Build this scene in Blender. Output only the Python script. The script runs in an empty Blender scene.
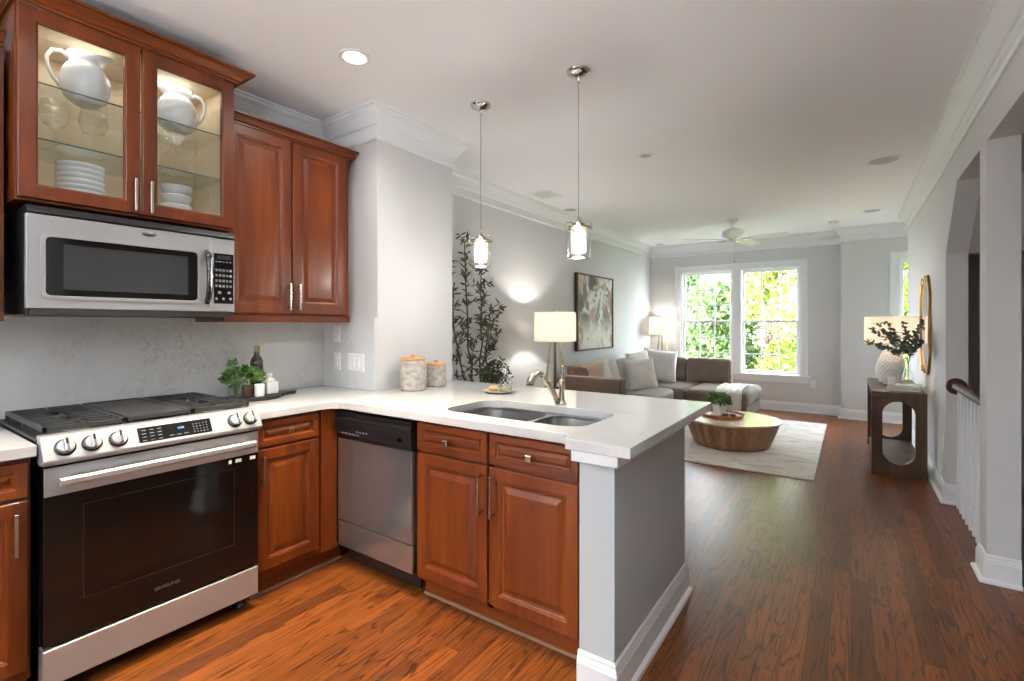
import bpy, bmesh, math, random
from mathutils import Vector, Matrix
C = bpy.context.scene
col = C.collection
PI = math.pi
# ------------------------------------------------------------------ camera
cam_d = bpy.data.cameras.new('camera'); cam = bpy.data.objects.new('camera', cam_d); col.objects.link(cam)
cam.location = (0, 0, 1.3512); cam.rotation_euler = (PI/2, 0, 0.6059)
cam_d.sensor_width = 36; cam_d.lens = 488.8/1024*36; cam_d.shift_y = -16.45/1024
cam_d.clip_start = .05; cam_d.clip_end = 200
C.camera = cam
# ------------------------------------------------------------------ view + world + sun
C.view_settings.view_transform = 'Standard'; C.view_settings.look = 'None'
C.view_settings.gamma = 1; C.view_settings.use_curve_mapping = False
C.view_settings.exposure = 1.36
C.cycles.max_bounces = 12; C.cycles.diffuse_bounces = 7; C.cycles.glossy_bounces = 5; C.cycles.transmission_bounces = 10
C.cycles.transparent_max_bounces = 40; C.cycles.caustics_reflective = False; C.cycles.caustics_refractive = False
C.cycles.sample_clamp_indirect = 6
w = bpy.data.worlds.new('sky'); C.world = w; w.use_nodes = True
wn = w.node_tree.nodes; bg = wn['Background']
bg.inputs[0].default_value = (.86, .92, 1.0, 1); bg.inputs[1].default_value = 15.0
sd = bpy.data.lights.new('sun', 'SUN'); sd.energy = 7; sd.angle = .02; sd.color = (1, .95, .85)
sun = bpy.data.objects.new('sun', sd); col.objects.link(sun); sun.rotation_euler = (math.radians(38), 0, math.radians(18))
def portal(name, loc, rot, sx, sy):
    l = bpy.data.lights.new(name, 'AREA'); l.shape = 'RECTANGLE'; l.size = sx; l.size_y = sy; l.cycles.is_portal = True
    o = bpy.data.objects.new(name, l); col.objects.link(o); o.location = loc; o.rotation_euler = rot
portal('window_portal', (-1.53, 8.85, 1.4), (-PI/2, 0, 0), 1.9, 1.72)
portal('alcove_portal', (.9, 8.62, 1.4), (-PI/2, 0, 0), .8, 1.72)
portal('added_door_portal', (-2.6, -3.2, 1.15), (PI/2, 0, 0), .6, 2.25)  # sky sampling for the door opening added behind the camera
def lamp(name, kind, loc, energy, color, size=.1, rot=(0, 0, 0), spot=None, blend=.6):
    l = bpy.data.lights.new(name, kind); l.energy = energy; l.color = color
    if kind == 'AREA': l.shape = 'DISK'; l.size = size
    elif kind == 'SPOT': l.shadow_soft_size = size; l.spot_size = spot; l.spot_blend = blend
    else: l.shadow_soft_size = size
    o = bpy.data.objects.new(name, l); col.objects.link(o); o.location = loc; o.rotation_euler = rot
    return o
WARM = (1, .95, .90); NEUT = (1, .93, .84)

CEIL = 2.72
# fill lamp added outside the unseen door behind the camera
_d = lamp('back_fill_light', 'AREA', (-2.6, -3.25, 1.2), 5, (.90, .95, 1.0), 2.2, rot=(PI/2, 0, 0)); _d.data.shape = 'RECTANGLE'; _d.data.size = .6; _d.data.size_y = 2.3
# ceiling downlights: the first is the visible lit can, the others are added fill
for x, y, e in ((-2.09, 1.60, 16), (-1.2, 1.50, 9), (-.15, 1.85, 8), (-1.9, .55, 8)):
    lamp('can_and_fill_light', 'SPOT', (x, y, CEIL-.02), e, WARM, .06, spot=math.radians(150), blend=.8)

for x, y in ((-1.95, .85), (-1.75, 1.40)): lamp('can_and_fill_light', 'SPOT', (x, y, CEIL-.02), 98, (1, .84, .62), .06, spot=math.radians(66), blend=.8)  # narrow warm spots added out of frame to brighten the kitchen floor
# uplights added behind the camera without fixtures, washing the ceiling
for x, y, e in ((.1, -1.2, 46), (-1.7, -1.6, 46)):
    lamp('added_uplight', 'AREA', (x, y, 1.95), e, (.84, .93, 1), .35, rot=(PI, 0, 0))

# ------------------------------------------------------------------ mesh helpers
class MB:
    def __init__(s): s.v = []; s.f = []; s.m = []; s.mi = 0
    def add(s, vs, fs):
        o = len(s.v); s.v += [tuple(v) for v in vs]; s.f += [tuple(i+o for i in f) for f in fs]; s.m += [s.mi]*len(fs); return s
    def box(s, x0, x1, y0, y1, z0, z1):
        return s.add([(x0,y0,z0),(x1,y0,z0),(x1,y1,z0),(x0,y1,z0),(x0,y0,z1),(x1,y0,z1),(x1,y1,z1),(x0,y1,z1)],
                     [(0,3,2,1),(4,5,6,7),(0,1,5,4),(1,2,6,5),(2,3,7,6),(3,0,4,7)])
    def lathe(s, prof, c=(0,0,0), n=24, axis='Z', a0=0.0):
        vs = []; k = len(prof)
        for i in range(n):
            a = a0+2*PI*i/n; ca, sa = math.cos(a), math.sin(a)
            for r, h in prof:
                if axis == 'Z': p = (r*ca, r*sa, h)
                elif axis == 'X': p = (h, r*ca, r*sa)
                else: p = (r*ca, h, r*sa)
                vs.append((p[0]+c[0], p[1]+c[1], p[2]+c[2]))
        fs = [(i*k+j, ((i+1) % n)*k+j, ((i+1) % n)*k+j+1, i*k+j+1) for i in range(n) for j in range(k-1)]
        if prof[0][0] > 1e-6: fs.append(tuple(i*k for i in range(n))[::-1])
        if prof[-1][0] > 1e-6: fs.append(tuple(i*k+k-1 for i in range(n)))
        return s.add(vs, fs)
    def shell(s, prof, c=(0,0,0), n=24, axis='Z'):   # lathe with no end caps
        a = len(s.f); s.lathe(prof, c, n, axis)
        drop = (prof[0][0] > 1e-6)+(prof[-1][0] > 1e-6)
        if drop: s.f = s.f[:-drop]; s.m = s.m[:-drop]
        return s
    def cyl(s, c, r, h, n=20, axis='Z', r2=None):
        return s.lathe([(r, 0), (r if r2 is None else r2, h)], c, n, axis)
    def tube(s, pts, r, n=8, closed=False):
        pts = [Vector(p) for p in pts]; m = len(pts); rings = []; up = None
        for i, p in enumerate(pts):
            a = pts[i-1] if (i or closed) else p; b = pts[(i+1) % m] if (i < m-1 or closed) else p
            d = (b-a).normalized()
            if up is None: up = Vector((0,0,1)) if abs(d.z) < .9 else Vector((1,0,0))
            x = d.cross(up).normalized(); up = x.cross(d).normalized()
            rr = r[i] if isinstance(r, (list, tuple)) else r
            rings.append([p + (x*math.cos(2*PI*k/n)+up*math.sin(2*PI*k/n))*rr for k in range(n)])
        vs = [q for g in rings for q in g]; fs = []
        for i in range(m if closed else m-1):
            j = (i+1) % m
            for k in range(n): fs.append((i*n+k, i*n+(k+1) % n, j*n+(k+1) % n, j*n+k))
        if not closed: fs += [tuple(range(n))[::-1], tuple((m-1)*n+k for k in range(n))]
        return s.add(vs, fs)
    def prism(s, poly, fr, d0, d1):
        n = len(poly); vs = [fr(u, v, d0) for u, v in poly]+[fr(u, v, d1) for u, v in poly]
        return s.add(vs, [tuple(range(n))[::-1], tuple(range(n, 2*n))]+[(i, (i+1) % n, (i+1) % n+n, i+n) for i in range(n)])
    def rings(s, u0, u1, v0, v1, prof, fr):   # nested rectangles: (inset, height) pairs; closed at back and front
        vs = []
        for ins, h in prof:
            vs += [fr(u0+ins, v0+ins, h), fr(u1-ins, v0+ins, h), fr(u1-ins, v1-ins, h), fr(u0+ins, v1-ins, h)]
        fs = [(0, 3, 2, 1)]; k = len(prof)
        for i in range(k-1):
            for j in range(4): fs.append((i*4+j, i*4+(j+1) % 4, i*4+4+(j+1) % 4, i*4+4+j))
        fs.append((k*4-4, k*4-3, k*4-2, k*4-1)); return s.add(vs, fs)
    def frame(s, u0, u1, v0, v1, w, fr, d0, d1, inner=0):   # rectangular picture frame, w wide
        vs = []
        for d, ins in ((d0, 0), (d1, 0), (d1, w), (d0+inner, w)):
            vs += [fr(u0+ins, v0+ins, d), fr(u1-ins, v0+ins, d), fr(u1-ins, v1-ins, d), fr(u0+ins, v1-ins, d)]
        fs = []
        for i in range(4):
            n = (i+1) % 4
            for j in range(4): fs.append((i*4+j, i*4+(j+1) % 4, n*4+(j+1) % 4, n*4+j))
        return s.add(vs, fs)
    def grid(s, nu, nv, fn, double=None):
        vs = [fn(i/nu, j/nv) for j in range(nv+1) for i in range(nu+1)]
        return s.add(vs, [(j*(nu+1)+i, j*(nu+1)+i+1, (j+1)*(nu+1)+i+1, (j+1)*(nu+1)+i) for j in range(nv) for i in range(nu)])
    def build(s, name, mat, parent=None, loc=None, bevel=0, seg=2, smooth=None, sub=0, solid=0, fix=True, mats=None):
        org = root_loc(parent) if parent else Vector(loc or (0, 0, 0))
        me = bpy.data.meshes.new(name)
        me.from_pydata([(v[0]-org.x, v[1]-org.y, v[2]-org.z) for v in s.v], [], s.f)
        if fix:
            bm = bmesh.new(); bm.from_mesh(me); bmesh.ops.recalc_face_normals(bm, faces=bm.faces); bm.to_mesh(me); bm.free()
        for m in ([mat]+list(mats or [])): me.materials.append(m)
        if mats: 
            for p, k in zip(me.polygons, s.m): p.material_index = k
        o = bpy.data.objects.new(name, me); col.objects.link(o)
        if parent: o.parent = parent
        else: o.location = org
        if smooth is None: smooth = bevel == 0 and sub > 0
        if bevel:
            b = o.modifiers.new('bevel', 'BEVEL'); b.width = bevel; b.segments = seg; b.limit_method = 'ANGLE'; b.angle_limit = .6; b.harden_normals = False
        if sub:
            b = o.modifiers.new('sub', 'SUBSURF'); b.levels = sub; b.render_levels = sub
        if solid:
            b = o.modifiers.new('solid', 'SOLIDIFY'); b.thickness = solid; b.offset = 0
        if smooth or smooth == 'auto':
            for p in me.polygons: p.use_smooth = True
            if smooth == 'auto':
                bm = bmesh.new(); bm.from_mesh(me)
                for e in bm.edges:
                    if len(e.link_faces) == 2 and e.calc_face_angle(0) > .55: e.smooth = False
                bm.to_mesh(me); bm.free()
        return o
def root_loc(o):
    while o.parent: o = o.parent
    return Vector(o.location)
def FX(x0): return lambda u, v, w: (x0+w, u, v)      # faces +X, u along Y
def FXn(x0): return lambda u, v, w: (x0-w, u, v)     # faces -X
def FY(y0): return lambda u, v, w: (u, y0-w, v)      # faces -Y, u along X
def FZ(z0): return lambda u, v, w: (u, v, z0+w)
def tag(o, label, cat, group=None, kind=None):
    o['label'] = label; o['category'] = cat
    if group: o['group'] = group
    if kind: o['kind'] = kind
    return o
def thing(name, loc, label, cat, group=None):
    o = bpy.data.objects.new(name, None); col.objects.link(o); o.location = loc; o.empty_display_size = .1
    return tag(o, label, cat, group)
def struct(o): o['kind'] = 'structure'; return o
def copy_tree(o, parent=None):
    c = o.copy(); col.objects.link(c)
    if parent: c.parent = parent
    for ch in [x for x in bpy.data.objects if x.parent == o]: copy_tree(ch, c)
    return c
def dup(o, loc, label=None, rotz=None, scale=None):
    c = copy_tree(o); c.location = loc
    if label: c['label'] = label
    if rotz is not None: c.rotation_euler = (0, 0, rotz)
    if scale: c.scale = scale
    return c
def plate(name, outer, holes, z0, z1, mat, parent=None, loc=None, bevel=0):   # flat slab with holes
    cu = bpy.data.curves.new('tmp', 'CURVE'); cu.dimensions = '2D'; cu.fill_mode = 'BOTH'; cu.extrude = (z1-z0)/2
    for pts in [outer]+holes:
        sp = cu.splines.new('POLY'); sp.points.add(len(pts)-1); sp.use_cyclic_u = True
        for p, (x, y) in zip(sp.points, pts): p.co = (x, y, 0, 1)
    t = bpy.data.objects.new('tmp', cu); col.objects.link(t); bpy.context.view_layer.update()
    me = bpy.data.meshes.new_from_object(t.evaluated_get(bpy.context.evaluated_depsgraph_get()))
    bpy.data.objects.remove(t)
    bm = bmesh.new(); bm.from_mesh(me); bmesh.ops.remove_doubles(bm, verts=bm.verts, dist=1e-5); bm.to_mesh(me); bm.free()
    mb = MB(); mb.add([(v.co.x, v.co.y, v.co.z+(z0+z1)/2) for v in me.vertices], [tuple(p.vertices) for p in me.polygons])
    return mb.build(name, mat, parent, loc, bevel=bevel)
def vplate(name, outer, holes, fr, d0, d1, mat, parent=None, loc=None, bevel=0):   # the same, standing in frame fr
    o = plate(name, outer, holes, d0, d1, mat, None, (0, 0, 0))
    org = root_loc(parent) if parent else Vector(loc or (0, 0, 0))
    for v in o.data.vertices: v.co = Vector(fr(v.co.x, v.co.y, v.co.z))-org
    bm = bmesh.new(); bm.from_mesh(o.data); bmesh.ops.recalc_face_normals(bm, faces=bm.faces); bm.to_mesh(o.data); bm.free()
    if parent: o.parent = parent
    else: o.location = org
    if bevel:
        b = o.modifiers.new('bevel', 'BEVEL'); b.width = bevel; b.segments = 2; b.limit_method = 'ANGLE'; b.angle_limit = .6
    return o
def rrect(x0, x1, y0, y1, r, n=6):
    out = []
    for cx, cy, a in ((x1-r, y1-r, 0), (x0+r, y1-r, PI/2), (x0+r, y0+r, PI), (x1-r, y0+r, 1.5*PI)):
        for i in range(n+1): out.append((cx+r*math.cos(a+i*PI/2/n), cy+r*math.sin(a+i*PI/2/n)))
    return out
def text(name, body, size, fr, d, mat, parent, u, v, depth=.0006):
    cu = bpy.data.curves.new('tmp', 'FONT'); cu.body = body; cu.size = size; cu.extrude = depth/2; cu.align_x = 'CENTER'; cu.align_y = 'CENTER'
    t = bpy.data.objects.new('tmp', cu); col.objects.link(t); bpy.context.view_layer.update()
    me = bpy.data.meshes.new_from_object(t.evaluated_get(bpy.context.evaluated_depsgraph_get())); bpy.data.objects.remove(t)
    mb = MB(); mb.add([fr(p.co.x+u, p.co.y+v, p.co.z+d) for p in me.vertices], [tuple(p.vertices) for p in me.polygons])
    return mb.build(name, mat, parent)
def sweep(name, path, prof, mat, closed_prof=True, loc=None):   # moulding: prof = (offset to the right of the path, z)
    P = [Vector((x, y)) for x, y in path]; n = len(P); k = len(prof); vs = []
    for i in range(n):
        d0 = (P[i]-P[i-1]).normalized() if i else None; d1 = (P[i+1]-P[i]).normalized() if i < n-1 else None
        r0 = Vector((d0.y, -d0.x)) if d0 else None; r1 = Vector((d1.y, -d1.x)) if d1 else None
        if r0 is None: m = r1
        elif r1 is None: m = r0
        else: m = (r0+r1)/(1+r0.dot(r1))
        for o, z in prof: vs.append((P[i].x+m.x*o, P[i].y+m.y*o, z))
    fs = [(i*k+j, i*k+(j+1) % k, (i+1)*k+(j+1) % k, (i+1)*k+j) for i in range(n-1) for j in range(k)]
    fs += [tuple(range(k))[::-1], tuple((n-1)*k+j for j in range(k))]
    return struct(MB().add(vs, fs).build(name, mat))

# ------------------------------------------------------------------ materials
class NT:
    def __init__(s, name):
        s.m = bpy.data.materials.new(name); s.m.use_nodes = True; s.t = s.m.node_tree; s.b = s.t.nodes['Principled BSDF']
    def n(s, typ, props=None, **ins):
        nd = s.t.nodes.new(typ)
        for k, v in (props or {}).items(): setattr(nd, k, v)
        for k, v in ins.items():
            k = int(k[1:]) if k[0] == 'i' and k[1:].isdigit() else k.replace('_', ' ')
            s.set(nd.inputs[k], v)
        return nd
    def set(s, sock, v):
        if isinstance(v, bpy.types.NodeSocket): s.t.links.new(v, sock)
        elif isinstance(v, bpy.types.Node): s.t.links.new(v.outputs[0], sock)
        else: sock.default_value = (*v, 1) if isinstance(v, tuple) and len(v) == 3 and len(sock.default_value) == 4 else v
    def math(s, op, a, b=0.0): return s.n('ShaderNodeMath', {'operation': op}, i0=a, i1=b).outputs[0]
    def mix(s, f, a, b, mode='MIX'):
        nd = s.t.nodes.new('ShaderNodeMix'); nd.data_type = 'RGBA'; nd.blend_type = mode
        s.set(nd.inputs[0], f); s.set(nd.inputs[6], a); s.set(nd.inputs[7], b); return nd.outputs[2]
    def ramp(s, f, stops):
        nd = s.n('ShaderNodeValToRGB', i0=f); e = nd.color_ramp.elements
        while len(e) < len(stops): e.new(.5)
        for q, (p, c) in zip(e, stops): q.position = p; q.color = (*c, 1) if len(c) == 3 else c
        return nd.outputs[0]
    def obj(s, scale=(1, 1, 1), rot=(0, 0, 0), loc=(0, 0, 0)):
        tc = s.n('ShaderNodeTexCoord'); return s.n('ShaderNodeMapping', i0=tc.outputs['Object'], i3=scale, i2=rot, i1=loc).outputs[0]
    def P(s, **k):
        for a, v in k.items(): s.set(s.b.inputs[a.replace('_', ' ')], v)
        return s
    def bump(s, h, strength=.2, dist=.01): s.set(s.b.inputs['Normal'], s.n('ShaderNodeBump', Strength=strength, Distance=dist, Height=h)); return s
def srgb(r, g, b): return tuple((c/255/12.92 if c/255 <= .04045 else ((c/255+.055)/1.055)**2.4) for c in (r, g, b))
def plain(name, c, rough=.5, metal=0, **k):
    t = NT(name); t.P(Base_Color=c, Roughness=rough, Metallic=metal, **k); return t.m
def wood(name, dark, mid, light, axis='Z', rough=.3, scale=1, coat=.3, bump=.05):
    t = NT(name); sc = {'Z': (14, 14, 1.2), 'Y': (14, 1.2, 14), 'X': (1.2, 14, 14)}[axis]
    v = t.obj(tuple(a*scale for a in sc)); big = t.obj(tuple(.22*a*scale for a in sc))
    n1 = t.n('ShaderNodeTexNoise', Vector=v, Scale=1.5, Detail=8, Roughness=.65, Distortion=.6)
    n2 = t.n('ShaderNodeTexNoise', Vector=big, Scale=1.2, Detail=3, Distortion=.4)
    f = t.math('ADD', t.math('MULTIPLY', n1.outputs[0], .55), t.math('MULTIPLY', n2.outputs[0], .45))
    t.P(Base_Color=t.ramp(f, [(.32, dark), (.5, mid), (.68, light)]), Roughness=rough, Coat_Weight=coat, Coat_Roughness=.15, Specular_IOR_Level=.38)
    t.bump(n1.outputs[0], bump, .002); return t.m
M = {}
M['cherry'] = wood('cherry_wood', srgb(66, 24, 3), srgb(98, 41, 6), srgb(128, 62, 12), rough=.38, coat=.08)
M['cherry_y'] = wood('cherry_wood_y', srgb(66, 24, 3), srgb(98, 41, 6), srgb(128, 62, 12), axis='Y', rough=.38, coat=.08)
M['cherry_x'] = wood('cherry_wood_x', srgb(66, 24, 3), srgb(98, 41, 6), srgb(128, 62, 12), axis='X', rough=.38, coat=.08)
M['maple'] = wood('maple_interior', srgb(206, 186, 154), srgb(220, 202, 172), srgb(230, 214, 188), rough=.5, coat=0)
M['walnut'] = wood('walnut', srgb(50, 34, 20), srgb(74, 52, 34), srgb(98, 72, 48), rough=.5, coat=0)
M['rail_wood'] = wood('rail_wood', srgb(48, 22, 12), srgb(66, 32, 18), srgb(84, 42, 24), axis='Y', rough=.45, coat=0)
M['acacia'] = wood('acacia', srgb(110, 68, 36), srgb(158, 104, 60), srgb(190, 138, 90), rough=.45, coat=.1, scale=.7)
M['acacia_top'] = wood('acacia_top', srgb(168, 132, 108), srgb(198, 166, 142), srgb(216, 188, 166), axis='Y', rough=.25, coat=.6)
def stave_mat():
    t = NT('wood_staves'); tc = t.n('ShaderNodeTexCoord'); sp = t.n('ShaderNodeSeparateXYZ', i0=tc.outputs['Object'])
    an = t.math('ARCTAN2', sp.outputs[1], sp.outputs[0]); q = t.math('FLOOR', t.math('MULTIPLY', an, 8.0)); wn_ = t.n('ShaderNodeTexWhiteNoise', {'noise_dimensions': '1D'}, W=q)
    n = t.n('ShaderNodeTexNoise', Vector=t.obj((16, 16, 1.6)), Scale=1.6, Detail=6, Roughness=.6, Distortion=.8)
    f = t.math('ADD', t.math('MULTIPLY', wn_.outputs[0], .28), t.math('MULTIPLY', n.outputs[0], .72))
    t.P(Base_Color=t.ramp(f, [(.2, srgb(86, 58, 36)), (.5, srgb(136, 98, 66)), (.75, srgb(172, 134, 98))]), Roughness=.5); return t.m
M['stave'] = stave_mat()
M['light_wood'] = wood('light_wood', srgb(176, 122, 72), srgb(206, 152, 96), srgb(222, 174, 120), axis='X', rough=.5, coat=0, scale=4)
def floor_mat():
    t = NT('oak_planks'); tc = t.n('ShaderNodeTexCoord'); sp = t.n('ShaderNodeSeparateXYZ', i0=tc.outputs['Object'])
    W, L = .078, 1.15
    row = t.math('DIVIDE', sp.outputs[0], W); ri = t.math('FLOOR', row); rf = t.math('FRACT', row)
    rn = t.n('ShaderNodeTexWhiteNoise', {'noise_dimensions': '1D'}, W=ri)
    yy = t.math('ADD', t.math('DIVIDE', sp.outputs[1], L), t.math('MULTIPLY', rn.outputs[0], 7.3)); ci = t.math('FLOOR', yy); cf = t.math('FRACT', yy)
    cv = t.n('ShaderNodeCombineXYZ', i0=ri, i1=ci)
    pn = t.n('ShaderNodeTexWhiteNoise', {'noise_dimensions': '2D'}, Vector=cv)
    off = t.n('ShaderNodeVectorMath', {'operation': 'SCALE'}, i0=pn.outputs[1]); off.inputs['Scale'].default_value = 30
    base = t.n('ShaderNodeVectorMath', {'operation': 'MULTIPLY'}, i0=tc.outputs['Object'], i1=(1, 1, 1))
    def gv(sx, sy):
        a = t.n('ShaderNodeVectorMath', {'operation': 'MULTIPLY'}, i0=base.outputs[0], i1=(sx, sy, 1))
        return t.n('ShaderNodeVectorMath', {'operation': 'ADD'}, i0=a.outputs[0], i1=off.outputs[0]).outputs[0]
    fine = t.n('ShaderNodeTexNoise', Vector=gv(90, 3.5), Scale=1.0, Detail=6, Roughness=.7)
    cath = t.n('ShaderNodeTexNoise', Vector=gv(17, 1.5), Scale=1.0, Detail=2.5, Roughness=.45, Distortion=.35)
    ring = t.math('FRACT', t.math('MULTIPLY', cath.outputs[0], 8))
    rr = t.ramp(ring, [(0, (0, 0, 0)), (.10, (.55, .55, .55)), (.2, (1, 1, 1)), (.86, (1, 1, 1)), (1, (.0, .0, .0))])
    shade = t.ramp(pn.outputs[0], [(0, srgb(96, 50, 20)), (.45, srgb(120, 65, 24)), (.8, srgb(136, 74, 28)), (1, srgb(106, 54, 20))])
    c = t.mix(t.math('MULTIPLY', t.math('SUBTRACT', 1.0, rr), .9), shade, srgb(38, 15, 7))
    c = t.mix(t.ramp(fine.outputs[0], [(.35, (.55, .55, .55)), (.55, (0, 0, 0))]), c, srgb(70, 30, 14))
    e1 = t.math('LESS_THAN', rf, .032); e2 = t.math('LESS_THAN', cf, .0018)
    gap = t.math('MAXIMUM', e1, e2)
    c = t.mix(t.math('MULTIPLY', gap, .85), c, srgb(30, 14, 8))
    t.P(Base_Color=c, Roughness=t.math('ADD', .25, t.math('MULTIPLY', fine.outputs[0], .16)), Specular_IOR_Level=.38)
    hgt = t.math('SUBTRACT', t.math('MULTIPLY', rr, .35), gap)
    t.bump(hgt, .25, .0015); return t.m
M['floor'] = floor_mat()
def paint(name, c, rough=.65):
    t = NT(name); n = t.n('ShaderNodeTexNoise', Vector=t.obj((1, 1, 1)), Scale=60, Detail=3)
    t.P(Base_Color=c, Roughness=rough).bump(n.outputs[0], .04, .002); return t.m
M['wall'] = paint('grey_wall_paint', srgb(206, 206, 206))
M['wall_shaded'] = paint('shaded_wall_paint', srgb(182, 188, 189))  # wall paint again, darkened: the half wall's shade is put into its colour
M['ceiling'] = paint('ceiling_paint', srgb(240, 241, 243), .8)
M['trim'] = paint('white_trim_paint', srgb(226, 228, 230), .35)
M['stair'] = paint('stair_wall_paint', srgb(184, 180, 178))
def quartz(name, base, vein, rough, amt):
    t = NT(name); v = t.obj((1, 1, 1))
    a = t.n('ShaderNodeTexNoise', Vector=v, Scale=12, Detail=8, Roughness=.72, Distortion=1.6)
    b = t.n('ShaderNodeTexNoise', Vector=v, Scale=2.6, Detail=5, Roughness=.6, Distortion=.8)
    vein_f = t.ramp(a.outputs[0], [(.455, (0, 0, 0)), (.495, (1, 1, 1)), (.535, (0, 0, 0))])
    msk = t.ramp(b.outputs[0], [(.45, (0, 0, 0)), (.66, (1, 1, 1))])
    sp = t.n('ShaderNodeTexNoise', Vector=v, Scale=34, Detail=4, Roughness=.7)
    spf = t.ramp(sp.outputs[0], [(.60, (0, 0, 0)), (.70, (1, 1, 1))])
    f = t.math('MULTIPLY', t.math('MAXIMUM', t.math('MULTIPLY', vein_f, msk), t.math('MULTIPLY', t.math('MULTIPLY', spf, msk), .7)), amt)
    cl = t.mix(t.math('MULTIPLY', b.outputs[0], .25), base, tuple(c*.8 for c in base))
    t.P(Base_Color=t.mix(f, cl, vein), Roughness=rough); return t.m
M['splash'] = quartz('veined_quartz', srgb(208, 208, 206), srgb(128, 128, 132), .35, .55)
M['quartz'] = quartz('white_quartz', srgb(200, 200, 199), srgb(164, 160, 154), .12, .35)
def steel(name, c, rough, axis=(1, 1, 60), metal=1):
    t = NT(name); n = t.n('ShaderNodeTexNoise', Vector=t.obj(axis), Scale=3, Detail=4)
    t.P(Base_Color=c, Metallic=metal, Roughness=t.math('ADD', rough-.015, t.math('MULTIPLY', n.outputs[0], .03))); return t.m
M['steel'] = steel('brushed_steel', srgb(186, 187, 188), .33, (1, 1, 90), .65)
M['steel_dark'] = steel('dark_steel', srgb(168, 166, 165), .22, (2, 2, .3), .85)
M['sink'] = steel('sink_steel', srgb(170, 170, 168), .3, (40, 1, 1))
M['nickel'] = plain('brushed_nickel', srgb(186, 176, 160), .25, 1)
M['chrome'] = plain('chrome', srgb(205, 205, 205), .08, 1)
M['bronze'] = plain('aged_brass', srgb(150, 128, 92), .35, 1)
M['brass'] = plain('brass', srgb(160, 126, 70), .32, 1)
M['black_glass'] = plain('black_glass', srgb(14, 13, 13), .06, 0, Specular_IOR_Level=.6)
M['oven_glass'] = plain('oven_glass', srgb(14, 12, 11), .07, 0, Specular_IOR_Level=.45)
M['black'] = plain('black_plastic', srgb(20, 20, 21), .35)
M['black_matte'] = plain('black_enamel', srgb(30, 30, 31), .5)
M['iron'] = plain('cast_iron', srgb(42, 42, 43), .5)
M['grey_print'] = plain('grey_print', srgb(118, 118, 118), .5)
M['logo_grey'] = plain('logo_grey', srgb(92, 88, 86), .4); M['faint'] = plain('faint_print', srgb(40, 34, 31), .3)
M['white_plastic'] = plain('white_plastic', srgb(232, 232, 230), .4)
M['ceramic'] = plain('white_ceramic', srgb(236, 240, 244), .12)
M['ceramic_matte'] = plain('white_bisque', srgb(238, 236, 232), .5)
M['board_black'] = plain('black_board', srgb(34, 33, 33), .5)
def glass(name, c=(1, 1, 1), rough=0.0, ior=1.45):
    t = NT(name); t.P(Base_Color=c, Roughness=rough, IOR=ior, Transmission_Weight=1.0); return t.m
def pane(name, c=(1, 1, 1), refl=.5):   # thin clear sheet: transparent plus fresnel reflection
    t = NT(name); lw = t.n('ShaderNodeLayerWeight', Blend=.5); fr = t.n('ShaderNodeMath', {'operation': 'MULTIPLY_ADD'}, i0=t.math('POWER', lw.outputs['Facing'], 4.0), i1=.9, i2=.05); tr = t.n('ShaderNodeBsdfTransparent', Color=c); gl = t.n('ShaderNodeBsdfGlossy', Roughness=.02)
    mx = t.n('ShaderNodeMixShader', i0=t.math('MULTIPLY', fr.outputs[0], refl), i1=tr.outputs[0], i2=gl.outputs[0])
    t.t.links.new(mx.outputs[0], t.t.nodes['Material Output'].inputs[0]); return t.m
M['pane'] = pane('window_glass', (1, 1, 1), .12)
M['shelf_glass'] = pane('shelf_glass', (.95, .98, .965), 1.0)
M['thin_glass'] = pane('thin_glass', (.98, .99, .99), .8)
def milky(name, c, amt):
    t = NT(name); tr = t.n('ShaderNodeBsdfTransparent', Color=(1, 1, 1)); d = t.n('ShaderNodeBsdfTranslucent', Color=c); df = t.n('ShaderNodeBsdfDiffuse', Color=c)
    a = t.n('ShaderNodeMixShader', i0=.5, i1=d.outputs[0], i2=df.outputs[0]); mx = t.n('ShaderNodeMixShader', i0=amt, i1=tr.outputs[0], i2=a.outputs[0])
    t.t.links.new(mx.outputs[0], t.t.nodes['Material Output'].inputs[0]); return t.m
M['pendant_glass'] = milky('pendant_glass', (.95, .95, .95), .06); M['frost_shade'] = milky('pendant_inner_glass', (.95, .92, .88), .07)
M['door_glass'] = pane('cabinet_glass', (.97, .98, .97), .9)
M['glass_edge'] = plain('glass_edge', srgb(52, 92, 84), .15)
M['olive_glass'] = plain('olive_bottle', srgb(58, 60, 20), .08, 0, Transmission_Weight=.3)
def emit(name, c, s, base=(.8, .8, .8)):
    t = NT(name); t.P(Base_Color=base, Emission_Color=c, Emission_Strength=s); return t.m
M['bulb'] = emit('lit_bulb', (1, .84, .62), 10)
M['can_lens'] = emit('lit_can_lens', (1, .93, .84), 14)
M['frost'] = plain('frosted_glass', srgb(238, 232, 222), .5, 0, Transmission_Weight=.55)
M['unlit_lens'] = plain('unlit_lens', srgb(176, 176, 178), .5)
M['blue_digits'] = emit('blue_digits', (.25, .65, 1), 1.0, (.02, .05, .1))
def shade_mat(name, c, tr):
    t = NT(name); d = t.n('ShaderNodeBsdfDiffuse', Color=c); l = t.n('ShaderNodeBsdfTranslucent', Color=c)
    mx = t.n('ShaderNodeMixShader', i0=tr, i1=d.outputs[0], i2=l.outputs[0]); t.t.links.new(mx.outputs[0], t.t.nodes['Material Output'].inputs[0]); return t.m
M['shade'] = shade_mat('linen_shade', srgb(246, 242, 236), .55)
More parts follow.
